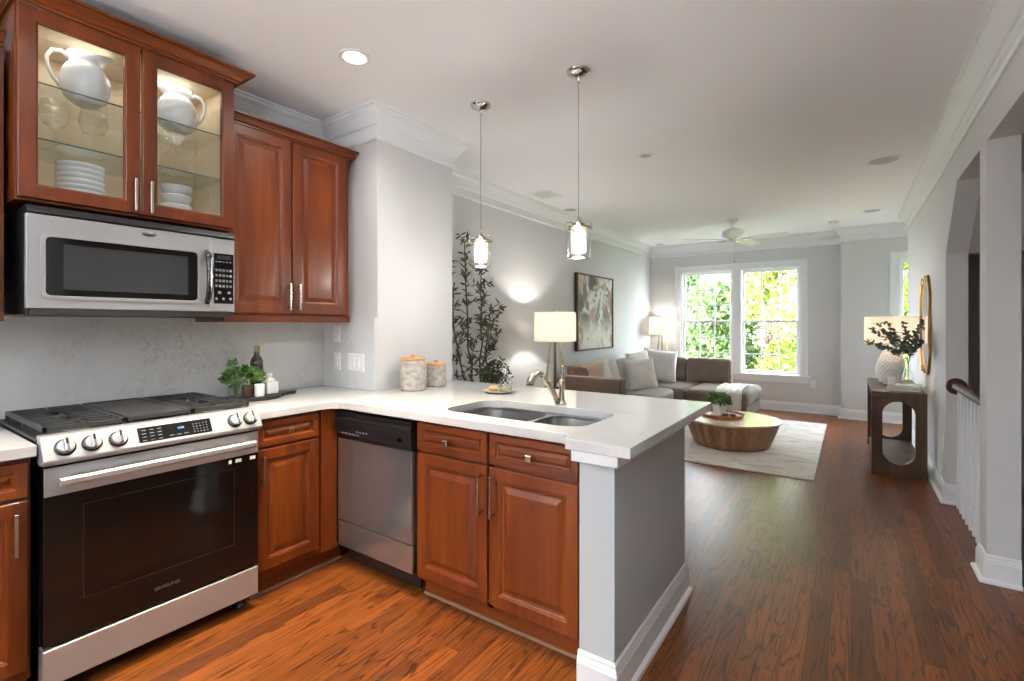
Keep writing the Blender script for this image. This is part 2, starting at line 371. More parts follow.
def fabric(name, c, c2, scale=260, rough=.95, bump=.3):
    t = NT(name); n = t.n('ShaderNodeTexNoise', Vector=t.obj(), Scale=scale, Detail=2); b = t.n('ShaderNodeTexNoise', Vector=t.obj(), Scale=9, Detail=3)
    f = t.math('ADD', t.math('MULTIPLY', n.outputs[0], .6), t.math('MULTIPLY', b.outputs[0], .4))
    t.P(Base_Color=t.ramp(f, [(.35, c2), (.65, c)]), Roughness=rough, Sheen_Weight=.3).bump(n.outputs[0], bump, .002); return t.m
M['sofa'] = fabric('taupe_velvet', srgb(128, 110, 99), srgb(106, 91, 82))
M['sofa_arm'] = fabric('brown_tweed', srgb(88, 69, 57), srgb(70, 54, 44), 180)
M['sofa_grey'] = fabric('grey_velvet', srgb(168, 162, 162), srgb(146, 140, 140))
M['pillow_white'] = fabric('white_woven', srgb(228, 226, 220), srgb(204, 202, 196), 120)
M['pillow_light'] = fabric('light_grey_woven', srgb(206, 206, 204), srgb(180, 180, 178), 120)
M['pillow_beige'] = fabric('beige_woven', srgb(206, 184, 162), srgb(184, 160, 138), 160)
M['pillow_brown'] = fabric('rust_brown_woven', srgb(128, 92, 70), srgb(84, 58, 44), 40)
M['pillow_grey'] = fabric('grey_woven', srgb(160, 154, 152), srgb(138, 132, 130), 160)
M['throw'] = fabric('cream_throw', srgb(214, 210, 204), srgb(190, 186, 180), 90)
def rug_mat():
    t = NT('faded_rug'); a = t.n('ShaderNodeTexNoise', Vector=t.obj((1, 3, 1)), Scale=4, Detail=9, Roughness=.75, Distortion=1); b = t.n('ShaderNodeTexNoise', Vector=t.obj(), Scale=300, Detail=2)
    t.P(Base_Color=t.ramp(a.outputs[0], [(.36, srgb(168, 164, 160)), (.5, srgb(208, 204, 198)), (.65, srgb(218, 214, 208))]), Roughness=1).bump(b.outputs[0], .3, .003); return t.m
M['rug'] = rug_mat()
def stone_mat():
    t = NT('grey_canister'); a = t.n('ShaderNodeTexNoise', Vector=t.obj((4, 4, 60)), Scale=6, Detail=5, Roughness=.7); b = t.n('ShaderNodeTexNoise', Vector=t.obj(), Scale=30, Detail=4)
    f = t.math('ADD', t.math('MULTIPLY', a.outputs[0], .6), t.math('MULTIPLY', b.outputs[0], .4))
    t.P(Base_Color=t.ramp(f, [(.38, srgb(132, 124, 114)), (.52, srgb(172, 164, 154)), (.64, srgb(196, 190, 180))]), Roughness=.8).bump(f, .3, .003); return t.m
M['canister'] = stone_mat()
def leaf_mat(name, c, c2, tr=.25):
    t = NT(name); oi = t.n('ShaderNodeTexNoise', Vector=t.obj(), Scale=12, Detail=2); cc = t.ramp(oi.outputs[0], [(.35, c), (.65, c2)])
    d = t.n('ShaderNodeBsdfPrincipled', Base_Color=cc, Roughness=.45); l = t.n('ShaderNodeBsdfTranslucent', Color=cc)
    mx = t.n('ShaderNodeMixShader', i0=tr, i1=d.outputs[0], i2=l.outputs[0]); t.t.links.new(mx.outputs[0], t.t.nodes['Material Output'].inputs[0]); return t.m
M['olive_leaf'] = leaf_mat('olive_leaf', srgb(58, 70, 44), srgb(98, 108, 76))
M['herb_leaf'] = leaf_mat('herb_leaf', srgb(52, 98, 36), srgb(128, 166, 92))
M['euca_leaf'] = leaf_mat('eucalyptus_leaf', srgb(72, 88, 70), srgb(108, 122, 104))
M['tree_leaf'] = leaf_mat('tree_leaf', srgb(78, 104, 30), srgb(134, 150, 58), .22)
M['tree_leaf2'] = leaf_mat('tree_leaf_dark', srgb(50, 76, 38), srgb(98, 120, 66), .25)
M['bark'] = plain('bark', srgb(92, 76, 60), .9)
M['grass'] = paint('lawn', srgb(70, 82, 50), .9)
M['siding'] = plain('white_siding', srgb(228, 230, 232), .7)
M['roof'] = plain('roof_shingle', srgb(120, 116, 112), .9)
def art_mat():
    t = NT('abstract_painting'); v = t.obj((1, 1.5, 1.0))
    a = t.n('ShaderNodeTexNoise', Vector=v, Scale=2.4, Detail=6, Roughness=.62, Distortion=.7); b = t.n('ShaderNodeTexNoise', Vector=t.obj((1, 1.4, 1), loc=(3, 5, 2)), Scale=3.0, Detail=6, Roughness=.65, Distortion=.8)
    tc = t.n('ShaderNodeTexCoord'); sp = t.n('ShaderNodeSeparateXYZ', i0=tc.outputs['Object'])
    dark = t.ramp(a.outputs[0], [(.49, (0, 0, 0)), (.53, (1, 1, 1))]); tan = t.ramp(b.outputs[0], [(.50, (0, 0, 0)), (.56, (1, 1, 1))])
    up = t.ramp(sp.outputs[2], [(.2, (0, 0, 0)), (.45, (1, 1, 1))])
    gr = t.ramp(a.outputs[0], [(.36, srgb(160, 170, 184)), (.42, srgb(214, 210, 202))])
    c = t.mix(tan, gr, srgb(160, 124, 96)); c = t.mix(t.math('MULTIPLY', dark, up), c, t.ramp(b.outputs[0], [(.4, srgb(54, 52, 56)), (.6, srgb(110, 92, 80))]))
    t.P(Base_Color=c, Roughness=.55).bump(a.outputs[0], .3, .003); return t.m
M['art'] = art_mat()
M['shoe'] = plain('dusty_shoe_moulding', srgb(140, 104, 80), .6)
M['mirror'] = plain('mirror_glass', (.9, .9, .9), .02, 1)
M['cover'] = plain('book_cover', srgb(196, 196, 198), .5)
M['paper'] = plain('paper', srgb(236, 232, 224), .8)

# ================================================================== THE SETTING
KX, LX, RX = -3.03, -2.96, .59          # kitchen wall, living wall, right wall
FYW, FYR, JX = 8.67, 8.448, -.117       # far wall, its nearer stretch, the jog
def wall(name, x0, x1, y0, y1, z0=0, z1=CEIL, m='wall'): return struct(MB().box(x0, x1, y0, y1, z0, z1).build(name, M[m]))
struct(MB().box(-3.15, .72, -3.1, 8.8, -.12, 0).box(.72, 1.85, 7.73, 8.6, -.12, 0).build('floor', M['floor']))
struct(MB().box(-3.3, 2.0, -3.3, 8.9, CEIL, CEIL+.2).build('ceiling', M['ceiling']))
wall('wall_kitchen', KX-.12, KX, -3.1, 2.1)
wall('wall_column', KX-.12, -2.475, 2.07, 2.78)
wall('wall_left', LX-.2, LX, 2.70, 8.8)
o = vplate('wall_far', [(LX-.1, 0), (JX, 0), (JX, CEIL), (LX-.1, CEIL)], [[(a, .56), (b, .56), (b, 2.24), (a, 2.24)] for a, b in ((-2.42, -1.60), (-1.47, -.645))], FY(FYW), -.14, 0, M['wall']); struct(o)
o = vplate('wall_far_side', [(JX, 0), (1.8, 0), (1.8, CEIL), (JX, CEIL)], [[(.545, .56), (1.25, .56), (1.25, 2.24), (.545, 2.24)]], FY(FYR), -.36, 0, M['wall']); struct(o)
R2 = .716
# right wall with its two openings (clipped upper corner on the stair opening)
rp = [(7.85, 0), (7.85, CEIL), (-3.1, CEIL), (-3.1, 0), (1.3, 0), (1.3, 2.318), (3.53, 2.318), (3.69, 2.318), (4.42, 2.318), (4.90, 1.873), (4.90, 0)]
b = MB(); b.prism(rp, lambda u, v, w: (w, u, v), RX, R2); struct(b.build('wall_right', M['wall']))
wall('wall_post', .587, R2, 3.53, 3.69, 0, 2.318)
wall('wall_alcove', RX+.001, 1.8, 7.73, 7.849)
wall('wall_alcove_end', 1.7, 1.82, 7.85, 8.5)
wall('wall_stair', 1.75, 1.87, .5, 7.73, -2.4, CEIL, 'stair')
wall('wall_stair_end', R2+.001, 1.75, 6.2, 6.32, -2.4, CEIL, 'stair')
wall('wall_stair_near', R2+.001, 1.75, 1.1, 1.22, -2.4, CEIL, 'stair')
wall('wall_stair_lower', .60, R2, 1.1, 6.3, -2.4, -.121, 'stair')
b = MB(); b.prism([(1.3, 2.318), (4.42, 2.318), (4.90, 1.873), (5.02, 1.873), (5.02, CEIL), (1.3, CEIL)], lambda u, v, w: (w, u, v), R2+.001, 1.749); struct(b.build('ceiling_stair', M['stair']))
struct(MB().box(.6, 1.87, 1.1, 6.3, -2.5, -2.4).build('floor_stair', M['stair']))
o = vplate('wall_back', [(-3.15, 0), (.72, 0), (.72, CEIL), (-3.15, CEIL)], [[(-2.9, .02), (-2.3, .02), (-2.3, 2.25), (-2.9, 2.25)]], FY(-3.0), 0, .12, M['wall']); struct(o)
# unseen door frame, added behind the camera to let sky light in
d1 = MB()
for a, b_ in ((-2.9, -2.3),): d1.frame(a, b_, .02, 2.25, .07, FY(-3.04), 0, .05)
d1 = struct(d1.build('door_1', M['trim'], bevel=.004))
# half wall carrying the counter's end, and its backing behind the cabinets
wall('wall_peninsula', -.828, -.69, 1.635, 2.53, 0, .884, 'wall_shaded')
wall('wall_peninsula_back', -2.475, -.83, 2.40, 2.53, 0, .884, 'wall_shaded')
capm = MB(); capm.box(-.852, -.668, 1.612, 2.55, .845, .8855); struct(capm.build('trim_1', M['trim'], bevel=.003))
# crown moulding and baseboards
T = CEIL
crown = [(0, T-.195), (.012, T-.195), (.022, T-.185), (.022, T-.175), (.012, T-.168), (.012, T-.115), (.018, T-.108), (.03, T-.102), (.034, T-.09), (.045, T-.07), (.062, T-.045), (.084, T-.028), (.088, T-.014), (.1, T-.012), (.1, T), (0, T)]
sweep('trim_2', [(KX, -2.99), (KX, 2.07), (-2.475, 2.07), (-2.475, 2.78), (LX, 2.78), (LX, FYW), (JX, FYW), (JX, FYR), (1.69, FYR)], crown, M['trim'])
sweep('trim_3', [(1.69, 7.85), (RX, 7.85), (RX, -2.99)], crown, M['trim'])
base = [(0, 0), (.033, 0), (.035, .004), (.031, .016), (.018, .022), (.016, .022), (.016, .105), (.013, .112), (.013, .117), (.009, .128), (.008, .138), (.003, .145), (0, .145)]
sweep('baseboard_left', [(LX, 2.8), (LX, FYW), (JX, FYW), (JX, FYR), (1.69, FYR)], base, M['trim'])
sweep('baseboard_right', [(1.69, 7.85), (RX, 7.85), (RX, 4.90), (R2, 4.90)], base, M['trim'])
sweep('baseboard_post', [(.716, 3.69), (.587, 3.69), (.587, 3.53), (.716, 3.53)], base, M['trim'])
sweep('baseboard_peninsula', [(-.832, 1.635), (-.69, 1.635), (-.69, 2.53), (-2.48, 2.53)], base, M['trim'])
# skirting of the stair opening's floor edge
struct(MB().box(.70, .735, 3.70, 4.9, -.25, .004).build('trim_4', M['trim'], bevel=.003))
# windows
def window(n, x0, x1, yw, z0=.56, z1=2.24, zm=1.395, deep=.10):
    r = bpy.data.objects.new('window_%d' % n, None); col.objects.link(r); r.location = (x0, yw, z0); r['kind'] = 'structure'
    j = MB().frame(x0, x1, z0, z1, .014, FY(yw), -.13, -.002); j.build('window_frame', M['trim'], r)
    for nm, a, b, off in (('upper_sash', zm-.015, z1-.014, -.075), ('lower_sash', z0+.014, zm+.02, -.04)):
        m = MB(); m.frame(x0+.014, x1-.014, a, b, .036, FY(yw), off-.03, off)
        s_ = m.build(nm, M['trim'], r, bevel=.003)
        m = MB()
        for k in (1, 2):
            xx = x0+.05+(x1-x0-.1)*k/3; zz = a+.036+(b-a-.072)*k/3
            m.box(xx-.009, xx+.009, yw-off+.004, yw-off+.024, a+.03, b-.03)
            m.box(x0+.045, x1-.045, yw-off+.005, yw-off+.023, zz-.009, zz+.009)
        m.build('muntins', M['trim'], s_)
        MB().box(x0+.045, x1-.045, yw-off+.012, yw-off+.016, a+.03, b-.03).build('pane', M['pane'], s_)
    MB().box((x0+x1)/2-.03, (x0+x1)/2+.03, yw+.022, yw+.04, zm+.02, zm+.035).build('sash_lock', M['nickel'], r)
    return r
window(1, -2.42, -1.60, FYW); window(2, -1.47, -.645, FYW); window(3, .545, 1.25, FYR)
def casing(name, x0, x1, yw, mull=None, z0=.56, z1=2.24):
    m = MB(); W = .105
    pr = [(0, 0), (0, .016), (.012, .022), (.03, .018), (W-.025, .018), (W-.016, .026), (W, .026), (W, 0)]
    # three mitred sides
    pts = [(x0, z0), (x0, z1), (x1, z1), (x1, z0)]; dirs = [(-1, 0), (-1, 1), (1, 1), (1, 0)]; vs = []; k = len(pr)
    for (x, z), (dx, dz) in zip(pts, dirs): vs += [(x+dx*a, yw-h, z+dz*a) for a, h in pr]
    m.add(vs, [(i*k+j, i*k+(j+1) % k, (i+1)*k+(j+1) % k, (i+1)*k+j) for i in range(3) for j in range(k)]+[tuple(range(k)), tuple(3*k+j for j in range(k))])
    if mull: m.box(mull[0], mull[1], yw-.02, yw, z0, z1)
    m.box(x0-.135, x1+.135, yw-.055, yw, z0-.032, z0); m.box(x0-.11, x1+.11, yw-.02, yw, z0-.115, z0-.032)
    struct(m.build(name, M['trim'], bevel=.002))
casing('trim_5', -2.425, -.64, FYW, (-1.605, -1.465)); casing('trim_6', .54, 1.255, FYR)
# ceiling fixtures
def can(x, y, lit, label, r=.075):
    t = thing('recessed_light', (x, y, CEIL), label, 'ceiling light')
    MB().lathe([(r+.018, 0), (r+.018, -.004), (r+.004, -.008), (r-.004, -.006), (r-.012, -.0)], (x, y, CEIL), 32).build('trim_ring', M['white_plastic'], t, smooth='auto')
    MB().cyl((x, y, CEIL-.0035), r-.008, .003, 32).build('lens', M['can_lens' if lit else 'unlit_lens'], t)
can(-2.09, 1.60, True, 'lit round recessed downlight in the kitchen ceiling near the glass-door cabinet', .062)
can(-2.75, 5.20, False, 'unlit recessed ceiling disc behind the nearer pendant lamp, beside the air vent')
can(-1.37, 3.88, False, 'small unlit ceiling disc between the pendants and the ceiling fan', .05)
can(.225, 5.12, False, 'largest unlit white ceiling disc, beside the crown moulding of the right wall', .11)
can(.21, 7.32, False, 'unlit ceiling disc over the lamp on the console, farthest along the right wall', .09)
can(-2.70, 8.35, False, 'unlit ceiling disc in the far corner above the floor lamp', .07)
t = thing('smoke_detector', (-.19, 7.80, CEIL), 'small white smoke detector on the ceiling near the far wall jog', 'smoke detector')
MB().lathe([(.06, 0), (.058, -.018), (.045, -.03), (0, -.032)], (-.19, 7.80, CEIL), 24).build('housing', M['white_plastic'], t, smooth='auto')
MB().cyl((-.165, 7.78, CEIL-.034), .005, .004, 8).build('indicator', M['grey_print'], t)
t = thing('air_vent', (-2.655, 4.445, CEIL), 'rectangular white ceiling air vent with dark louvre slots', 'air vent')
MB().frame(-2.78, -2.53, 4.30, 4.59, .03, FZ(CEIL-.008), 0, .008).build('frame', M['white_plastic'], t, bevel=.002)
MB().box(-2.755, -2.555, 4.325, 4.565, CEIL-.003, CEIL-.001).build('duct_opening', M['black'], t)
m = MB()
for i in range(9): y = 4.34+i*.026; m.add([(-2.75, y, CEIL-.002), (-2.56, y, CEIL-.002), (-2.56, y+.006, CEIL-.008), (-2.75, y+.006, CEIL-.008)], [(0, 1, 2, 3)])
m.build('louvres', M['white_plastic'], t, solid=.001)
def outlet(name, label, fr, u, v, kind, loc, horiz=False, wgang=1):
    t = thing(name, loc, label, 'switch' if kind != 'duplex' else 'power outlet')
    ww = .035*wgang+.01*(wgang-1)
    MB().rings(u-ww, u+ww, v-.058, v+.058, [(0, 0), (0, .003), (.004, .006)], fr).build('wall_plate', M['white_plastic'], t)
    for g in range(wgang):
        uu = u+(g-(wgang-1)/2)*.046
        if kind == 'duplex':
            for dv in (-.02, .02):
                s_ = MB().rings(uu-.017, uu+.017, v+dv-.014, v+dv+.014, [(0, .005), (0, .008), (.003, .009)], fr).build('socket', M['white_plastic'], t)
                MB().rings(uu-.008, uu-.005, v+dv-.004, v+dv+.006, [(0, .006), (0, .0092)], fr).rings(uu+.005, uu+.008, v+dv-.004, v+dv+.006, [(0, .006), (0, .0092)], fr).build('slots', M['black'], s_)
        else:
            MB().rings(uu-.016, uu+.016, v-.033, v+.033, [(0, .005), (0, .008), (.003, .010)], fr).build('rocker', M['white_plastic'], t)
    return t
SY = 2.045
outlet('power_outlet', 'white duplex outlet on the grey stone splash, above the single switch', FY(SY), -2.855, 1.285, 'duplex', (-2.855, SY, 1.285))
outlet('wall_switch', 'single white rocker switch on the stone splash beneath the outlet', FY(SY), -2.855, 1.10, 'rocker', (-2.855, SY, 1.10))
outlet('wall_switch', 'wide double switch plate on the stone splash beside the column corner', FY(SY), -2.655, 1.10, 'rocker', (-2.655, SY, 1.10), wgang=2)
outlet('power_outlet', 'white outlet low on the far wall to the side of the window sill', FY(FYW), -.47, .44, 'duplex', (-.47, FYW, .44))
outlet('power_outlet', 'white outlet on the right wall between the console and the stair opening', FXn(RX), 5.02, .43, 'duplex', (RX, 5.02, .43))

# ================================================================== KITCHEN
# backsplash slabs
tag(MB().box(KX+.001, -3.01, -.6, 2.044, .927, 1.50).build('backsplash', M['splash'], loc=(-3.02, .7, .927), bevel=.001), 'veined grey quartz backsplash slab behind the gas range', 'backsplash')
m = MB().box(-3.009, -2.505, SY, 2.069, .927, 1.395).box(-2.505, -2.474, SY, 2.069, .927, 1.395)
tag(m.build('backsplash', M['splash'], loc=(-2.75, 2.05, .927), bevel=.001), 'veined grey quartz splash slab on the column face with the switches', 'backsplash')
# countertops
ZC, ZB = .926, .886
def sinkhole():
    return rrect(-1.69, -.905, 1.795, 2.215, .11, 8)
cr = [(-2.352+.09-.09*math.cos(a), 1.674-.09+.09*math.sin(a)) for a in [i*PI/2/6 for i in range(7)]]
outer = [(-3.009, 1.232), (-2.352, 1.232)]+cr+[(-.925, 1.674)]+[(-.925+.04*math.sin(a), 1.634+.04*math.cos(a)) for a in [i*PI/2/4 for i in range(1, 5)]]+[(-.875, 1.634), (-.875, 1.607), (-.62, 1.607), (-.62, 2.80), (-2.474, 2.80), (-2.474, 2.068), (-3.009, 2.068)]
ct = plate('countertop', outer, [sinkhole()], ZB, ZC, M['quartz'], loc=(-1.6, 2.2, ZB), bevel=.003)
tag(ct, 'white quartz peninsula countertop with the sink cut into it', 'countertop')
tag(MB().box(-3.009, -2.352, -.6, .462, ZB, ZC).build('countertop', M['quartz'], loc=(-2.7, 0, ZB), bevel=.003), 'white quartz countertop piece on the near side of the range', 'countertop')

RAISED = [(0, 0), (0, .016), (.003, .019), (.05, .019), (.054, .0165), (.058, .0165), (.064, .010), (.074, .009), (.095, .0155), (.10, .0165)]
DRAWER = [(0, 0), (0, .016), (.003, .019), (.03, .019), (.034, .0165), (.038, .010), (.044, .009), (.054, .014), (.057, .015)]
def bar_handle(parent, fr, u, v0, v1, name='handle', r=.006):
    h = MB()
    h.rings(u-.006, u+.006, v0, v1, [(0, .026), (0, .034), (.002, .036)], fr)
    for v in (v0+.018, v1-.018): h.rings(u-.005, u+.005, v-.005, v+.005, [(0, 0), (0, .028)], fr)
    return h.build(name, M['nickel'], parent, bevel=.001)
def post_handle(parent, fr, u, v0, v1):
    h = MB()
    a = Vector(fr(0, 0, 1))-Vector(fr(0, 0, 0))
    h.tube([fr(u, v0-.012, .034), fr(u, v1+.012, .034)], .0048, 10)
    for v in (v0, v1): h.tube([fr(u, v, 0), fr(u, v, .04)], .0065, 10)
    return h.build('handle', M['nickel'], parent, smooth='auto')
def knob(parent, fr, u, v, mat='nickel'):
    return MB().tube([fr(u, v, 0), fr(u, v, .016)], .006, 10).rings(u-.015, u+.015, v-.015, v+.015, [(.004, .014), (0, .018), (0, .026), (.004, .030)], fr).build('knob', M[mat], parent, bevel=.001)
def door(parent, fr, u0, u1, v0, v1, horiz=False, name='door', prof=None):
    return MB().rings(u0, u1, v0, v1, prof or RAISED, fr).build(name, M['cherry'], parent)
def drawer(parent, fr, u0, u1, v0, v1, mat='cherry_x'):
    return MB().rings(u0, u1, v0, v1, DRAWER, fr).build('drawer', M[mat], parent)

# --- base cabinet between the range and the inner corner
FXC = -2.392
t = thing('base_cabinet', (-2.7, 1.46, 0), 'cherry base cabinet in the inner corner between the range and dishwasher', 'cabinet')
MB().box(-3.0, FXC, 1.236, 1.70, .10, .884).box(FXC, -2.375, 1.60, 1.70, .10, .884).build('body', M['cherry'], t, bevel=.001)
MB().box(-3.0, -2.43, 1.236, 1.76, 0, .1).build('toe_kick', M['cherry_y'], t)
MB().box(-2.43, -2.418, 1.236, 1.765, 0, .012).build('shoe_moulding', M['shoe'], t)
dr = drawer(t, FX(FXC), 1.248, 1.585, .745, .868, 'cherry_y'); knob(dr, FX(FXC+.019), 1.412, .806, 'brass')
dd = door(t, FX(FXC), 1.248, 1.585, .135, .732); bar_handle(dd, FX(FXC+.019), 1.268, .56, .705)
# --- base cabinet on the near side of the range
t = thing('base_cabinet', (-2.7, .15, 0), 'cherry base cabinet on the near side of the range, cut by the picture edge', 'cabinet')
MB().box(-3.0, FXC, -.6, .452, .10, .884).build('body', M['cherry'], t, bevel=.001)
MB().box(-3.0, -2.44, -.6, .452, 0, .1).build('toe_kick', M['cherry_y'], t)
for a, b_ in ((.02, .444), (-.42, .004)):
    dr = drawer(t, FX(FXC), a, b_, .745, .868, 'cherry_y'); knob(dr, FX(FXC+.019), (a+b_)/2, .806)
    dd = door(t, FX(FXC), a, b_, .135, .732); bar_handle(dd, FX(FXC+.019), b_-.035, .55, .70)
# --- sink base
SFY = 1.72
t = thing('sink_cabinet', (-1.31, 2.05, 0), 'cherry sink base cabinet with two false drawers and two raised-panel doors', 'cabinet')
MB().box(-1.757, -1.74, SFY, 2.39, .10, .884).box(-.88, -.83, SFY, 2.39, .10, .884).box(-1.74, -.88, 2.37, 2.39, .1, .884).box(-1.74, -.88, SFY, 2.37, .10, .118).box(-1.757, -.862, SFY, SFY+.016, .868, .884).box(-1.757, -.862, SFY, SFY+.016, .712, .745).box(-1.325, -1.29, SFY, SFY+.016, .1, .884).build('body', M['cherry'], t)
MB().box(-1.757, -.862, 1.775, 1.79, 0, .1).build('toe_kick', M['cherry_x'], t)
MB().box(-1.757, -.862, 1.765, 1.775, 0, .012).build('shoe_moulding', M['shoe'], t)
for a, b_, k in ((-1.745, -1.314, -1.54), (-1.302, -.868, -1.083)):
    dr = drawer(t, FY(SFY), a, b_, .738, .872); knob(dr, FY(SFY+-.019), k, .80)
for a, b_, h in ((-1.745, -1.314, -1.338), (-1.302, -.868, -1.272)):
    dd = door(t, FY(SFY), a, b_, .125, .725); post_handle(dd, FY(SFY-.019), h, .525, .685)

# --- dishwasher
t = thing('dishwasher', (-2.06, 2.0, 0), 'stainless dishwasher with black control panel beneath the counter', 'dishwasher')
A, B, DY = -2.362, -1.768, 1.70
MB().box(A, B, DY+.03, 2.38, .10, .875).build('body', M['black'], t)
MB().rings(A+.004, B-.004, .262, .722, [(0, -.03), (0, .004), (.004, .008)], FY(DY)).build('door', M['steel_dark'], t)
MB().rings(A+.004, B-.004, .118, .256, [(0, -.03), (0, .002), (.004, .006)], FY(DY)).build('lower_panel', M['steel_dark'], t)
cp = MB(); cp.prism([(0, .725), (0.006, .725), (.018, .74), (.022, .80), (.022, .835), (.012, .848), (.012, .852), (.02, .856), (.02, .868), (0, .870), (-.03, .87), (-.03, .725)], lambda u, v, w_: (w_, DY-u, v), A, B)
cp = cp.build('control_panel', M['black'], t, bevel=.002)
MB().rings(-2.13, -1.95, .812, .832, [(0, .02), (0, .0225), (.003, .021)], FY(DY)).build('latch_recess', M['black_matte'], cp)
b = MB()
for i in range(5): b.rings(-2.31+i*.032, -2.29+i*.032, .752, .757, [(0, .018), (0, .0215)], FY(DY))
for i in range(4): b.rings(-2.18+i*.026, -2.168+i*.026, .768, .775, [(0, .018), (0, .0225)], FY(DY))
b.build('button_marks', M['grey_print'], cp)
MB().lathe([(0, 0), (.02, 0), (.019, .002), (0, .003)], (0, 0, 0), 24, 'Y').build('badge', M['chrome'], None).name
bd = bpy.data.objects['badge']; bd.parent = cp; bd.location = (-1.84+2.06, DY-.0245-2.0, .775); bd.scale = (1, 1, .5)
MB().cyl((-1.80, DY-.02, .765), .007, -.004, 12, 'Y').build('dial', M['black_matte'], cp)
MB().box(A+.01, B-.01, 1.76, 1.775, .02, .115).build('kick_plate', M['black'], t)

# --- gas range
t = thing('gas_range', (-2.65, .85, 0), 'stainless slide-in gas range with black grates and dark oven door', 'range')
RA, RB, RF = .470, 1.227, -2.322
MB().box(-3.0, -2.375, RA+.004, RB-.004, .045, .915).build('body', M['black'], t)
for x, y in ((-2.40, RA+.05), (-2.40, RB-.05), (-2.9, RA+.05), (-2.9, RB-.05)):
    MB().lathe([(.018, 0), (.02, .008), (.012, .02), (.012, .046)], (x, y, 0), 14).build('foot', M['black'], t)
MB().rings(RA, RB, .070, .200, [(0, -.05), (0, -.003), (.003, 0)], FX(RF)).build('storage_drawer', M['steel'], t)
dr = MB().rings(RA+.001, RB-.001, .212, .842, [(0, -.045), (0, -.002), (.002, 0)], FX(RF)).build('oven_door', M['oven_glass'], t)
MB().rings(RA+.003, RB-.003, .742, .842, [(0, 0), (0, .0035), (.002, .005)], FX(RF)).build('steel_band', M['steel'], dr)
MB().frame(RA+.11, RB-.11, .34, .69, .0022, FX(RF), 0, .0006).build('window_outline', M['faint'], dr)
text('brand_lettering', 'SAMSUNG', .020, FX(RF), .0008, M['logo_grey'], dr, .85, .272)
h = MB(); h.prism([(.028, .783), (.05, .779), (.058, .787), (.058, .803), (.05, .811), (.028, .807)], lambda u, v, w_: (RF+u, w_, v), RA+.035, RB-.035)
for y in (RA+.06, RB-.06): h.box(RF, RF+.032, y-.012, y+.012, .785, .805)
h.build('handle', M['steel'], dr, bevel=.002)
for y0, y1 in ((RB-.135, RB-.122), (RB-.105, RB-.078), (RB-.04, RB-.014)): MB().rings(y0, y1, .714, .730, [(0, 0), (0, .0006)], FX(RF)).build('sticker', M['white_plastic'], dr)
# sloped control panel
PZ0, PZ1, PX0, PX1 = .862, .948, RF+.030, RF-.02
cp = MB(); cp.prism([(RF-.06, .852), (RF+.012, .852), (RF+.03, .864), (RF+.032, .872), (RF-.012, .950), (RF-.02, .954), (RF-.06, .954)], lambda u, v, w_: (u, w_, v), RA-.004, RB+.004)
cp = cp.build('control_panel', M['steel'], t, bevel=.003)
n = Vector((PZ1-.872, 0, .044)).normalized(); sl = Vector((-.044, 0, .078)).normalized(); o0 = Vector((RF+.032, 0, .872))
nn = Vector((sl.z, 0, -sl.x))
def FS(u, v, w_): p = o0+sl*v+nn*w_; return (p.x, u, p.z)
dg = MB().rings(.745, 1.012, .012, .074, [(0, -.002), (0, .0016), (.001, .002)], FS).build('display', M['black_glass'], cp)
text('clock_digits', '12:30', .011, FS, .0024, M['blue_digits'], dg, .895, .050)
bm_ = MB()
for i in range(3):
    for j in range(4): bm_.rings(.757+i*.027, .772+i*.027, .018+j*.014, .0205+j*.014, [(0, .001), (0, .0025)], FS)
for i in range(5):
    for j in range(4): bm_.rings(.94+i*.013, .945+i*.013, .020+j*.012, .0235+j*.012, [(0, .001), (0, .0025)], FS)
for i in range(3): bm_.rings(.85+i*.027, .866+i*.027, .022, .0245, [(0, .001), (0, .0025)], FS)
bm_.build('button_marks', M['grey_print'], dg)
def knob_mb(u):
    c = Vector(FS(u, .043, 0)); k = MB(); ax = nn; side = Vector((0, 1, 0)); up = sl
    prof = [(.0255, 0), (.0265, .004), (.025, .006), (.0245, .018), (.022, .0215), (0, .0225)]
    vs = []; N = 28; K = len(prof)
    for i in range(N):
        a = 2*PI*i/N
        for r, h_ in prof: vs.append(c+side*math.cos(a)*r+up*math.sin(a)*r+ax*h_)
    k.add(vs, [(i*K+j, ((i+1) % N)*K+j, ((i+1) % N)*K+j+1, i*K+j+1) for i in range(N) for j in range(K-1)]+[tuple(i*K for i in range(N))])
    return k
def knob_skirt(u):
    c = Vector(FS(u, .043, 0)); k = MB(); vs = []; N = 28
    for r, h_ in ((.031, 0), (.031, .004), (.027, .007)):
        for i in range(N): a = 2*PI*i/N; vs.append(c+Vector((0, 1, 0))*math.cos(a)*r+sl*math.sin(a)*r+nn*h_)
    return k.add(vs, [(j*N+i, j*N+(i+1) % N, (j+1)*N+(i+1) % N, (j+1)*N+i) for j in range(2) for i in range(N)]+[tuple(range(N)), tuple(2*N+i for i in range(N))])
for u in (.527, .603, .682, 1.113, 1.182):
    kb = knob_mb(u).build('knob', M['steel'], t, smooth='auto')
    knob_skirt(u).build('skirt', M['black'], kb, smooth='auto')
    g = MB(); g.rings(u-.0065, u+.0065, .043-.024, .043+.024, [(0, .02), (0, .032), (.003, .035)], FS); g.build('grip', M['chrome'], kb, bevel=.001)
    MB().rings(u-.0035, u+.0035, .046, .067, [(0, .03), (0, .0355)], FS).build('pointer', M['black'], kb)
